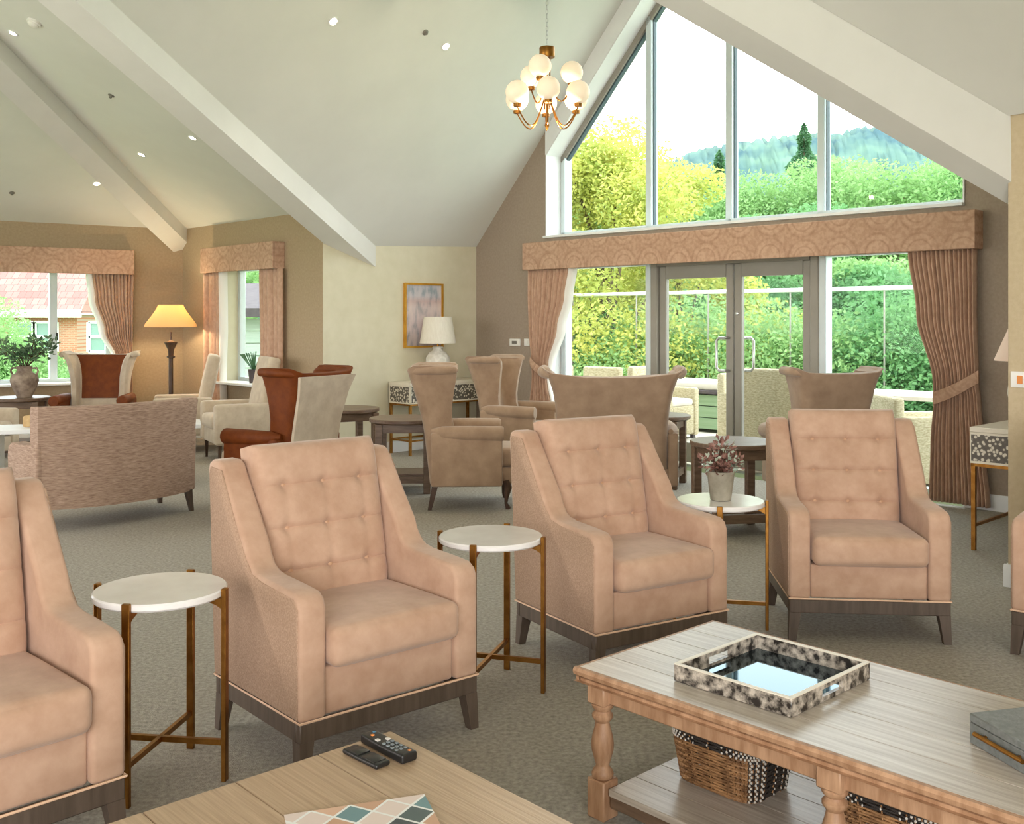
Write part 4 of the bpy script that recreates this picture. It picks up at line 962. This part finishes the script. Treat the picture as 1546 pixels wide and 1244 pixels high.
# shallow tray
c_f, c_l, c_r = floor_pt(1192, 1082.6, .45), floor_pt(1020.3, 1028, .45), floor_pt(1310.6, 1026, .45)
tl = (c_l - c_f); tang = math.atan2(-tl.y, -tl.x); TX, TY = .385, .425
tc = (c_l + c_r) / 2
tr = thing('serving_tray', 'rectangular marbled tray with mirrored base on the limed coffee table', 'tray', (tc.x, tc.y, .4505), tang)
mb = MB(); mb.box((0, 0, .004), (TX - .01, TY - .01, .006)); mb.build('mirror_base', M_mirror, tr)
hh, tk = .05, .012
for sy in (-1, 1):
    mb = MB(); mb.box((0, sy * (TY / 2 - tk / 2), hh / 2), (TX, tk, hh - .002), None, .0015); mb.build('side_wall', M_shell, tr)
for sx in (-1, 1):      # walls with a hand slot
    mb = MB(); hs_ = .055; y1 = TY / 2 - tk
    mb.box((sx * (TX / 2 - tk / 2), (y1 + hs_) / 2, hh / 2), (tk, y1 - hs_, hh - .002)); mb.box((sx * (TX / 2 - tk / 2), -(y1 + hs_) / 2, hh / 2), (tk, y1 - hs_, hh - .002))
    mb.box((sx * (TX / 2 - tk / 2), 0, .008), (tk, 2 * hs_, .014)); mb.box((sx * (TX / 2 - tk / 2), 0, .0425), (tk, 2 * hs_, .013)); mb.build('handle_wall', M_shell, tr)
mb = MB()
for sy in (-1, 1): mb.box((0, sy * (TY / 2 - tk / 2), hh), (TX, tk + .001, .003))
for sx in (-1, 1): mb.box((sx * (TX / 2 - tk / 2), 0, hh), (tk + .001, TY - 2 * tk, .003))
mb.build('pale_edging', M_bone, tr)
# lidded box
bxp = floor_pt(1463.7, 1121, .45); ba = R(14)
bo = thing('storage_box', 'grey box with a brass bar handle at the right end of the coffee table', 'box', (bxp.x, bxp.y, .4505), ba)
mb = MB(); mb.box((.14, -.16, .026), (.28, .32, .052), None, .002); mb.build('box_body', M_grey, bo)
mb = MB(); mb.box((.14, -.16, .063), (.282, .322, .021), None, .003); mb.build('box_lid', M_grey, bo)
mb = MB(); mb.tube([(-.014, -.035, .036), (-.014, -.20, .036)], .006, 10)
for y in (-.06, -.175): mb.tube([(-.014, y, .036), (.002, y, .036)], .004, 8)
mb.build('bar_handle', M_gold, bo)
# woven baskets on the shelf
def basket(label, loc, rz):
    r = thing('wicker_basket', label, 'basket', loc, rz, 'wicker baskets on the table shelf')
    bx, by, tx, ty, h = .135, .105, .158, .128, .165
    def outline(u, k, wob=0):          # u in 0..1 around, k height fraction
        X = bx + (tx - bx) * k + wob; Y = by + (ty - by) * k + wob; a = 2 * math.pi * u; e = .42
        c, s = math.cos(a), math.sin(a); return (X * math.copysign(abs(c) ** e, c), Y * math.copysign(abs(s) ** e, s))
    nst = 48
    nq = nst * 2; dark = lambda q_: (q_ % nq) < nq * .13 or (q_ % nq) > nq * .87
    mbb, mbd, mbw = MB(), MB(), MB()
    for i in range(18):
        z = .0104 + i * .0086
        P_ = [(*outline(q_ / nq, z / h, .0034 * math.cos(math.pi * (q_ + i))), z) for q_ in range(nq)]
        if z > .132: mbd.tube(P_, .0043, 5, closed=True)
        else:
            lo_, hi_ = int(nq * .13), int(nq * .87); mbb.tube(P_[lo_:hi_ + 1], .0043, 5); mbd.tube(P_[hi_:] + P_[:lo_ + 1], .0043, 5)
        for q_ in range(nq):
            if (z > .132 and q_ % 2 == i % 2) or (z <= .132 and dark(q_) and q_ % 4 == (i % 2)): mbw.sphere((*outline(q_ / nq, z / h, .0044), z), .0040, 6, 4)
    for mm, nm, m_ in ((mbb, 'brown_weave', M_wicker), (mbd, 'dark_weave', M_wickd), (mbw, 'white_flecks', M_wickw)): o_ = mm.build(nm, m_, r, 80); o_['kind'] = 'stuff'
    mb = MB()
    for q_ in range(nst): 
        x0, y0 = outline((q_ + .0) / nst, .03); x1, y1 = outline((q_ + .0) / nst, .98); mb.tube([(x0, y0, .004), (x1, y1, h - .006)], .0028, 5)
    o_ = mb.build('stakes', M_wicker, r, 80); o_['kind'] = 'stuff'
    mb = MB(); mb.tube([(*outline(q_ / 96, 1.0), h) for q_ in range(96)], .0075, 8, closed=True); mb.build('rim', M_wickd, r, 80)
    mb = MB(); mb.prism([outline(q_ / 48, .0, -.006) for q_ in range(48)], 'z', .0, .008); mb.build('bottom', M_wicker, r)
    return r
b_f = floor_pt(1132, 1222, .10); inv = cd.xy if hasattr(cd, 'xy') else cd
bc_ = Vector((b_f.x, b_f.y)) - cd * .135 + wdv * .112
bk = basket('brown wicker basket with a dark rim on the left end of the shelf', (bc_.x, bc_.y, .0995), ca)
b3 = bc_ + cd * .54
dup(bk, (b3.x, b3.y, .0995), ca, 'wicker basket right of the middle turned leg, at the bottom edge')
# remotes and magazine
def remote(label, pA, pB, wd, hgt_, buttons):
    A, B = floor_pt(*pA, .45), floor_pt(*pB, .45); d = B - A; L_ = d.length; a = math.atan2(d.y, d.x); c = (A + B) / 2
    r = thing('remote_control', label, 'remote', (c.x, c.y, .4505), a, 'remote controls')
    def wp(p): p = p.copy(); p.z *= 1 - .12 * math.cos(p.x / L_ * math.pi * 2) * .5; return p
    mb = MB(); mb.rbox((0, 0, hgt_ / 2), (L_, wd, hgt_), .006, 3, 6, warp=wp); bd = mb.build('body', M_black, r)
    for (x, y, sx, sy, m_) in buttons:
        mb = MB(); mb.rbox((x * L_, y * wd, hgt_ * 1.02), (sx, sy, .004), .0015, 1); mb.build('button', m_, bd)
    return r
M_or = mat('orange_button', lin(226, 140, 70), None, .5); M_bl = mat('blue_button', lin(70, 120, 150), None, .5); M_gb = mat('grey_button', lin(120, 128, 130), None, .5); M_wb = mat('pale_button', lin(212, 206, 200), None, .5)
remote('slim black remote control, the flatter of the two', (527, 1134), (579, 1160), .044, .012, [(-.2, 0, .04, .036, M_black), (.22, 0, .05, .036, M_black)])
bt = [(-.42, .2, .008, .008, M_bl), (-.34, -.1, .009, .009, M_or), (-.16, -.25, .012, .01, M_wb), (-.1, .25, .012, .01, M_wb), (.42, .2, .008, .008, M_or)]
bt += [(.0 + .1 * i, -.28 + .28 * j, .009, .008, M_gb) for i in range(4) for j in range(3)]
remote('thick black remote control with coloured buttons', (555, 1118), (619, 1152), .046, .022, bt)
mA, mB_ = floor_pt(640, 1204, .45), floor_pt(400, 1240, .45); md_ = (mB_ - mA); ma_ = math.atan2(-md_.y, -md_.x)
mg = thing('magazine', 'magazine with a cover of coloured lozenges at the bottom edge', 'magazine', (mA.x, mA.y, .4505), ma_)
mb = MB(); mb.box((-.15, -.11, .003), (.30, .22, .005)); mb.build('pages', M_plastic, mg)
mb = MB(); mb.box((-.15, -.11, .0062), (.302, .222, .001)); mb.build('cover', M_mag, mg)

# ------------------------------------------------------------------ round wooden tables
def round_table(label, loc, rz, d=.62, h=.635, group='round wooden tables'):
    r = thing('round_table', label, 'table', loc, rz, group)
    mb = MB(); mb.lathe([(d / 2 - .02, h - .04), (d / 2, h - .028), (d / 2, h - .006), (d / 2 - .006, h)], 40); mb.build('table_top', M_tabwood, r, 30)
    q_ = d * .33
    for sx in (-1, 1):
        for sy in (-1, 1):
            mb = MB(); mb.box((sx * q_, sy * q_, (h - .04) / 2), (.06, .06, h - .04), None, .004); mb.build('leg', M_tabwood, r)
    mb = MB()
    for s_ in (-1, 1):
        mb.box((0, s_ * q_, h - .08), (2 * q_ - .06, .022, .07)); mb.box((s_ * q_, 0, h - .08), (.022, 2 * q_ - .06, .07))
    mb.build('apron', M_tabwood, r)
    mb = MB()
    for s_ in (-1, 1):
        mb.box((0, s_ * q_, .12), (2 * q_ - .06, .03, .06)); mb.box((s_ * q_, 0, .12), (.03, 2 * q_ - .06, .06))
    mb.build('stretcher', M_tabwood, r)
    mb = MB(); mb.box((0, 0, .158), (2 * q_ - .062, 2 * q_ - .062, .016)); mb.build('shelf', M_tabwood, r); return r
rt = round_table('round brown wooden table between the loveseat and the right wing chair', (1.575, 7.3, 0), R(10))
dup(rt, (-.94, 9.02, 0), R(2), 'round brown wooden table in front of the bone inlay console')
dup(rt, (-1.60, 10.0, 0), R(30), 'round wooden table behind the turned-away chestnut wing chair')
dup(rt, (-5.42, 11.35, 0), R(12), 'round wooden table under the left window carrying the olive vase')
dup(rt, (1.30, 9.3, 0), R(-20), 'round wooden table beyond the plant, close to the garden doors')
# white table of the bay
wt = thing('white_coffee_table', 'long white coffee table behind the curved sofa', 'coffee table', (-3.78, 9.22, 0), R(18))
mb = MB(); mb.box((0, 0, .53), (1.9, .5, .04), None, .006); mb.build('table_top', M_white, wt)
for sx in (-1, 1):
    mb = MB(); mb.box((sx * .78, 0, .255), (.12, .40, .51), None, .006); mb.build('pedestal', M_white, wt)
    mb = MB(); mb.box((sx * .78, 0, .02), (.2, .46, .04), None, .006); mb.build('foot_board', M_white, wt)
o = MB(); o.rbox((0, 0, .05), (.14, .12, .10), .02, 2); o = o.build('tissue_box', mat('straw_box', lin(206, 176, 128), lin(190, 158, 110), .8, 30)); tag(o, 'small straw coloured box on the white coffee table', 'box'); o.location = at(50, 632, 9.05); o.location.z = .551

# ------------------------------------------------------------------ consoles, lamps, picture
def console(label, W, t0, t1, y0, y1, drawers_axis):
    r = frame_thing('console_table', W, label, 'console table', 'bone inlay console tables')
    cx, cy, sx, sy = (t0 + t1) / 2, (y0 + y1) / 2, t1 - t0, y1 - y0
    mb = MB(); mb.box((cx, cy, .665), (sx, sy, .20), None, .004); mb.build('inlaid_body', M_inlay, r)
    mb = MB(); mb.box((cx, cy, .782), (sx + .012, sy + .012, .034), None, .004); mb.build('top', M_bone, r)
    mb = MB()
    for z in (.567,):
        mb.box((cx, y0 + .012, z - .012), (sx, .024, .022)); mb.box((cx, y1 - .012, z - .012), (sx, .024, .022)); mb.box((t0 + .012, cy, z - .012), (.024, sy, .022)); mb.box((t1 - .012, cy, z - .012), (.024, sy, .022))
    mb.build('brass_frame', M_gold, r)
    for a in (t0 + .014, t1 - .014):
        for b_ in (y0 + .014, y1 - .014):
            mb = MB(); mb.box((a, b_, .272), (.026, .026, .544)); mb.build('leg', M_gold, r)
    mb = MB()
    if drawers_axis == 'x':
        for b_ in (y0 + .014, y1 - .014): mb.box((cx, b_, .16), (sx - .054, .018, .018))
    for a in (t0 + .014, t1 - .014): mb.box((a, cy, .16), (.018, sy - .054, .018))
    mb.build('stretcher', M_gold, r)
    mb = MB(); e = .008       # pale borders of the drawer fronts
    xs = [t0 + .01, (t0 + t1) / 2, t1 - .01] if drawers_axis == 'x' else []
    for x in xs: mb.box((x, y0 - .002, .665), (.016, .006, .2))
    for z in (.572, .758): mb.box((cx, y0 - .002, z), (sx, .006, .014)); mb.box((t0 - .002, cy, z), (.006, sy, .014))
    for y in (y0 + .008, y1 - .008): mb.box((t0 - .002, y, .665), (.006, .014, .2))
    mb.build('pale_border', M_bone, r)
    return r
k0, k1 = WP.t(619, -.40), min(WP.t(738, -.40), WP.L - .06)
console('bone inlay console with brass legs under the abstract painting', WP, k0, k1, -.40, -.03, 'x')
console('bone inlay console with brass legs half hidden by the right pillar', WG, 6.50, 6.93, -1.51, -.45, 'y')
def lamp_shade_mesh(r0, r1, h, z):
    mb = MB(); n = 32; vs = []; fs = []
    for rr, zz in ((r0, z), (r1, z + h), (r1 - .006, z + h), (r0 - .006, z)):
        vs += [(rr * math.cos(2 * math.pi * k / n), rr * math.sin(2 * math.pi * k / n), zz) for k in range(n)]
    for j in range(4):
        for k in range(n): fs.append((j * n + k, j * n + (k + 1) % n, ((j + 1) % 4) * n + (k + 1) % n, ((j + 1) % 4) * n + k))
    return mb.add(vs, fs)
def table_lamp(label, p, shade, m_shade):
    r = thing('table_lamp', label, 'lamp', p, 0, 'table lamps')
    s = 1.0
    mb = MB(); mb.lathe([(.06, 0), (.066, .01), (.085, .03), (.125, .12), (.14, .20), (.135, .26), (.10, .315), (.06, .34), (.055, .365), (.066, .375), (.05, .385)], 28); mb.build('lamp_base', M_ceramic, r, 50)
    mb = MB(); mb.lathe([(.012, .383), (.012, .46)], 10); mb.build('stem', M_gold, r)
    lamp_shade_mesh(shade[0], shade[1], shade[2], .42).build('lamp_shade', m_shade, r, 60)
    mb = MB(); mb.lathe([(.01, .455), (.03, .50), (.03, .53), (.005, .56)], 12); mb.build('bulb', M_plastic, r)
    return r
lp = WP.p(WP.t(661, -.245), -.245, .7995)
table_lamp('white ceramic table lamp with a pale drum shade under the painting', lp, (.208, .160, .30), M_shade)
lp2 = WG.p(6.71, -1.06, .7995); M_shade2 = mat('blush_lamp_shade', lin(236, 212, 196), None, .9)
table_lamp('table lamp with a blush cone shade peeking out behind the right pillar', lp2, (.225, .10, .30), M_shade2)
# picture
p0, p1 = WP.t(609), WP.t(667); zt_, zb_ = WP.tz(630, 427.5)[1], WP.tz(630, 525)[1]
pc = frame_thing('picture', WP, 'abstract pastel painting in a thin gold frame above the console', 'picture')
mb = MB(); f_ = .022
for x in (p0 + f_ / 2, p1 - f_ / 2): mb.box((x, -.017, (zt_ + zb_) / 2), (f_, .034, zt_ - zb_))
for z in (zt_ - f_ / 2, zb_ + f_ / 2): mb.box(((p0 + p1) / 2, -.017, z), (p1 - p0 - 2 * f_, .034, f_))
M_gframe = mat('gilt_frame', lin(222, 168, 66), lin(204, 150, 54), .35, 10, metal=.6); mb.build('frame', M_gframe, pc)
mb = MB(); mb.box((0, 0, 0), (p1 - p0 - 2 * f_, .012, zt_ - zb_ - 2 * f_)); o = mb.build('canvas', M_paint, pc); o.location = ((p0 + p1) / 2, -.012, (zt_ + zb_) / 2)
# floor lamp
fl_p = at(258, 520, 12.45); fl_ = thing('floor_lamp', 'lit floor lamp with a dark turned pole and bell shade in the bay corner', 'lamp', (fl_p.x, 12.45, 0))
mb = MB(); mb.lathe([(.15, 0), (.155, .02), (.12, .05), (.05, .08)], 24); mb.build('base', M_darkleg, fl_)
mb = MB(); mb.lathe([(.035, .07), (.04, .12), (.028, .16), (.026, 1.02), (.05, 1.03), (.05, 1.045), (.03, 1.055), (.035, 1.12), (.075, 1.2), (.08, 1.215), (.03, 1.225), (.012, 1.24), (.012, 1.34)], 16); mb.build('pole', M_darkleg, fl_, 40)
M_lit = bpy.data.materials.new('lit_fabric_shade'); M_lit.use_nodes = True; n_ = M_lit.node_tree; bb = n_.nodes['Principled BSDF']; bb.inputs['Base Color'].default_value = lin(196, 168, 140); bb.inputs['Roughness'].default_value = .9
tr_ = n_.nodes.new('ShaderNodeBsdfTranslucent'); tr_.inputs[0].default_value = lin(255, 226, 176); mx_ = n_.nodes.new('ShaderNodeMixShader'); mx_.inputs[0].default_value = .35
n_.links.new(bb.outputs[0], mx_.inputs[1]); n_.links.new(tr_.outputs[0], mx_.inputs[2]); n_.links.new(mx_.outputs[0], n_.nodes['Material Output'].inputs[0])
mb = MB(); n = 32; prof = [(.305, 1.40), (.30, 1.43), (.225, 1.53), (.165, 1.62), (.145, 1.665)]; prof = prof + [(a - .005, z) for a, z in reversed(prof)]
vs = [(a * math.cos(2 * math.pi * k / n), a * math.sin(2 * math.pi * k / n), z) for a, z in prof for k in range(n)]
fs = [(j * n + k, j * n + (k + 1) % n, ((j + 1) % len(prof)) * n + (k + 1) % n, ((j + 1) % len(prof)) * n + k) for j in range(len(prof)) for k in range(n)]
mb.add(vs, fs); mb.build('lamp_shade', M_lit, fl_, 60)
mb = MB(); mb.sphere((0, 0, 1.47), .035, 12, 8); mb.build('bulb', emit('lamp_bulb', lin(255, 214, 150), 25), fl_)
pl_ = bpy.data.lights.new('floor_lamp_light', 'POINT'); pl_.energy = 20; pl_.color = (1, .82, .52); pl_.shadow_soft_size = .05
lo = bpy.data.objects.new('floor_lamp_light', pl_); COL.objects.link(lo); lo.location = (fl_p.x, 12.45, 1.53)
# ------------------------------------------------------------------ chandelier
CHY = 8.2; chp = at(826, 80, CHY); ch = thing('chandelier', 'brass chandelier with two tiers of frosted glowing globes before the gable window', 'chandelier', (chp.x, CHY, 0))
zc = lambda py: EYE - (py - HY) / F * CHY
mb = MB(); mb.lathe([(.012, zc(69)), (.014, zc(71.2)), (.059, zc(71.5)), (.062, zc(72.5)), (.062, zc(86)), (.058, zc(87)), (.02, zc(87.4))], 32); mb.build('canopy_cup', M_gold, ch, 40)
mb = MB(); mb.tube([(.0, 0, zc(88)), (0, 0, zc(192))], .009, 8)
for a in (20, 140, 260): mb.tube([(.024 * math.cos(R(a)), .024 * math.sin(R(a)), zc(87)), (.024 * math.cos(R(a)), .024 * math.sin(R(a)), zc(165))], .006, 8)
mb.lathe([(.032, zc(150)), (.036, zc(146)), (.032, zc(142))], 16); mb.lathe([(.006, zc(196)), (.02, zc(190)), (.012, zc(184))], 12); mb.build('stem', M_gold, ch, 40)
n_links = 26; ztop = ZR - .12
for k in range(int((ztop - zc(66)) / .034)):
    z = zc(66) + .017 + k * .034; mb = MB(); ax = k % 2
    mb.tube([((.0085 * math.cos(2 * math.pi * i / 10) if ax else 0), (0 if ax else .0085 * math.cos(2 * math.pi * i / 10)), z + .021 * math.sin(2 * math.pi * i / 10)) for i in range(10)], .0028, 5, closed=True); mb.build('chain_link', M_steel, ch, 80)
def chand_arm(R_, ang, z_start, z_low, z_cup, gr):
    c, s = math.cos(R(ang)), math.sin(R(ang)); pts = []
    for k in range(13):
        u = k / 12; rr = .026 + (R_ - .026) * u
        if u < .5: z = z_low + (z_start - z_low) * (1 - math.sin(u * math.pi)) if u < .5 else z_low
        else: z = z_low + (z_cup - z_low) * (1 - math.sin(u * math.pi))
        pts.append((rr * c, rr * s, z))
    pts.append((R_ * c, R_ * s, z_cup + .01)); mb = MB(); mb.tube(pts, .0058, 7); a_ = mb.build('arm', M_gold, ch, 60)
    mb = MB(); mb.lathe([(.012, -.004), (.03, 0), (.032, .022), (.026, .026)], 14, T(R_ * c, R_ * s, z_cup)); mb.build('cup', M_gold, a_, 40)
    mb = MB(); mb.sphere((R_ * c, R_ * s, z_cup + .022 + gr * .98), gr, 20, 12, sc3=(1, 1, 1.0)); mb.build('globe', M_globe, a_, 80)
for a in (-150, -90, -30, 30, 90, 150): chand_arm(.275, a, zc(150), zc(192), zc(166), .092)
for a in (-108, 128, 8): chand_arm(.20, a, zc(128), zc(152), zc(129), .090)
cl = bpy.data.lights.new('chandelier_light', 'POINT'); cl.energy = 30; cl.color = (1, .82, .6); cl.shadow_soft_size = .02
co = bpy.data.objects.new('chandelier_light', cl); COL.objects.link(co); co.location = (chp.x, CHY, zc(215))

# ------------------------------------------------------------------ ceiling fittings
def normal_of(fn, px, py):
    a, b_, c = fn(px, py), fn(px + 6, py), fn(px, py + 6); n = (b_ - a).cross(c - a).normalized(); return -n if n.z > 0 else n
def on_plane(fn, px, py):
    p = fn(px, py); n = normal_of(fn, px, py); q_ = n.to_track_quat('Z', 'Y').to_matrix().to_4x4(); return Matrix.Translation(p) @ q_, p
def downlight(label, fn, px, py, power=16):
    Mx, p = on_plane(fn, px, py); r = thing('downlight', label, 'downlight', group='recessed ceiling downlights'); r.matrix_world = Mx
    mb = MB(); mb.lathe([(.046, 0), (.046, .006), (.036, .008), (.034, .004)], 20); mb.build('trim_ring', M_white, r)
    mb = MB(); mb.lathe([(.033, .001), (.033, .0055), (.02, .007)], 16); mb.build('lens', M_bulb, r)
    l = bpy.data.lights.new('downlight_beam', 'SPOT'); l.energy = power; l.color = (1, .86, .68); l.spot_size = R(110); l.spot_blend = .8; l.shadow_soft_size = .04
    o = bpy.data.objects.new('downlight_beam', l); COL.objects.link(o); o.location = p + Vector((0, 0, -.06))
dl = [('lit downlight in the gable slope, farther left of two', on_gable_slope, 503, 32), ('lit downlight in the gable slope, nearer the chandelier', on_gable_slope, 673, 70),
      ('lit downlight at the top left corner beside the smoke detector', on_bay, 20, 50), ('lit downlight tucked against the left valley beam', on_bay, 291, 208),
      ('lit downlight between the hip beam and the valley beam', on_bay, 214, 233), ('lit downlight on the left edge of the bay hip beam', on_left, 146, 277)]
for lb, fn, px, py in dl: downlight(lb, fn, px, py)
def small_fitting(name, label, cat, fn, px, py, prof, m, grp=None):
    Mx, p = on_plane(fn, px, py); mb = MB(); mb.lathe(prof, 18); o = mb.build(name, m); o.matrix_world = Mx; tag(o, label, cat, grp)
small_fitting('smoke_detector', 'round white smoke detector at the top left corner', 'detector', on_bay, 52, 33, [(.06, 0), (.06, .018), (.045, .022), (.045, .034), (.03, .045), (.01, .046)], M_plastic)
sp_ = [(.03, 0), (.03, .006), (.016, .014), (.012, .03), (.004, .032)]
small_fitting('ceiling_sensor', 'small grey sensor beside the gable slope downlights', 'sensor', on_gable_slope, 642, 49, sp_, M_sensor, 'ceiling sensors')
small_fitting('ceiling_sensor', 'small grey sensor between the two left beams', 'sensor', on_bay, 168, 144, sp_, M_sensor, 'ceiling sensors')
small_fitting('ceiling_sensor', 'small grey sensor low on the leftmost ceiling', 'sensor', on_left, 18, 291, sp_, M_sensor, 'ceiling sensors')
# wall fittings
th_ = frame_thing('thermostat', WG, 'white wall thermostat left of the garden door curtain', 'thermostat'); a, z = WG.tz(779, 517)
mb = MB(); mb.rbox((a, -.0135, z), (.17, .025, .085), .006, 2); mb.build('housing', M_plastic, th_)
mb = MB(); mb.box((a, -.027, z), (.08, .004, .035)); mb.build('display', M_sensor, th_)
a, z = WG.tz(796, 517); sw_ = frame_thing('light_switch', WG, 'white light switch between thermostat and curtain', 'switch')
mb = MB(); mb.rbox((a, -.006, z), (.085, .011, .085), .003, 1); mb.build('plate', M_plastic, sw_); mb = MB(); mb.box((a, -.0135, z), (.03, .005, .04)); mb.build('rocker', M_plastic, sw_)
a, z = WR.tz(1541, 573); sw2 = frame_thing('light_switch', WR, 'white switch plate with an orange rocker on the right pillar', 'switch')
mb = MB(); mb.rbox((a, -.006, z), (.10, .011, .09), .003, 1); mb.build('plate', M_plastic, sw2); mb = MB(); mb.box((a, -.0135, z), (.028, .006, .045)); mb.build('rocker', M_or, sw2)

# ------------------------------------------------------------------ plants
def leaf_cloud(mb, rnd, n, c, rad, size, up=.4):
    for _ in range(n):
        u = Vector((rnd.gauss(0, 1), rnd.gauss(0, 1), rnd.gauss(0, 1))).normalized() * rnd.random() ** .5
        p = Vector(c) + Vector((u.x * rad[0], u.y * rad[1], u.z * rad[2])); s = size * rnd.uniform(.7, 1.3)
        a = (u + Vector((rnd.gauss(0, .6), rnd.gauss(0, .6), up))).normalized(); b_ = a.cross(Vector((rnd.gauss(0, 1), rnd.gauss(0, 1), rnd.gauss(0, 1)))).normalized(); nn = a.cross(b_)
        k = len(mb.v); mb.v += [tuple(p), tuple(p + a * s * .5 + b_ * s * .26 + nn * s * .08), tuple(p + a * s), tuple(p + a * s * .5 - b_ * s * .26 + nn * s * .08)]; mb.f += [(k, k + 1, k + 2), (k, k + 2, k + 3)]
rnd = random.Random(5)
pp = Vector((1.013, 5.0, .6195))
pt = thing('potted_plant', 'grey plaster pot of dusky plum foliage on the marble side table', 'plant', pp)
mb = MB(); mb.lathe([(.045, 0), (.05, .004), (.066, .135), (.068, .142), (.060, .142), (.058, .125), (.01, .124)], 24); mb.build('pot', M_plaster, pt, 40)
mb = MB()
for cx_, cy_, cz_, rr in ((0, 0, .25, .05), (-.055, 0, .185, .045), (.055, -.01, .18, .045), (0, -.05, .175, .04), (0, .05, .18, .04)): leaf_cloud(mb, rnd, 70, (cx_, cy_, cz_), (rr, rr, rr * .9), .032)
o = raw(mb, 'plum_leaves', M_leafp, pt); mb = MB()
for cx_, cy_, cz_, rr in ((.02, -.02, .25, .05), (.05, -.03, .19, .045), (-.05, -.03, .19, .045)): leaf_cloud(mb, rnd, 22, (cx_, cy_, cz_), (rr, rr, rr), .03)
raw(mb, 'pale_leaves', M_leafl, pt); mb = MB()
for k in range(9): a = k * .7; mb.tube([(0, 0, .12), (.02 * math.cos(a), .02 * math.sin(a), .16), (.05 * math.cos(a), .05 * math.sin(a), .2 + .05 * (k % 2))], .003, 5)
mb.build('stems', M_stem, pt)
# olive vase
vp = at(37, 587, 11.3); vp.z = .6355; vz = thing('vase_with_olive_branches', 'two-handled pottery vase with olive branches at the left window', 'vase', vp)
mb = MB(); mb.lathe([(.075, 0), (.08, .01), (.13, .12), (.148, .19), (.135, .245), (.085, .275), (.075, .30), (.08, .335), (.088, .345), (.07, .345), (.06, .30)], 26); mb.build('vase', M_pottery, vz, 50)
for sx in (-1, 1):
    mb = MB(); mb.tube([(sx * .08, 0, .32), (sx * .135, 0, .325), (sx * .15, 0, .29), (sx * .13, 0, .245)], .011, 8); mb.build('handle', M_pottery, vz, 60)
mb = MB(); mbs = MB()
for k in range(22):
    a = k * 2.4; r_ = .1 + .22 * rnd.random(); e_ = Vector((r_ * math.cos(a) * 1.1, r_ * math.sin(a) * .8, .46 + .17 * rnd.random())); mbs.tube([(0, 0, .30), (e_.x * .4, e_.y * .4, .42), tuple(e_)], .004, 5)
    leaf_cloud(mb, rnd, 26, tuple(e_ * .96), (.08, .08, .07), .055)
raw(mb, 'leaves', M_leafd, vz); mbs.build('branches', M_stem, vz)
# spiky succulent on the bay sill
sp0 = WB.p(WB.t(383, .05), .05, .748); su = thing('spiky_plant', 'small spiky green plant in a pot on the narrow bay window sill', 'plant', sp0)
mb = MB(); mb.lathe([(.05, 0), (.065, .16), (.055, .16), (.05, .15)], 18); mb.build('pot', M_slate, su)
for k in range(15):
    a = k * 2.4; sp = .03 + .11 * ((k % 5) / 4); h_ = .40 - .5 * sp
    c, s = math.cos(a), math.sin(a); mb = MB(); mb.loft([[(x * c * sp * u * 1.0 + wdt * -s, x * s * sp * u + wdt * c,   .13 + .62 * h_ * u) for x, wdt in ((1, -.017 * (1 - u) - .001), (1.15, 0), (1, .017 * (1 - u) + .001), (.9, 0))] for u in (.05, .4, .75, 1.0)]); mb.build('spiky_leaf', M_spike, su, 80)
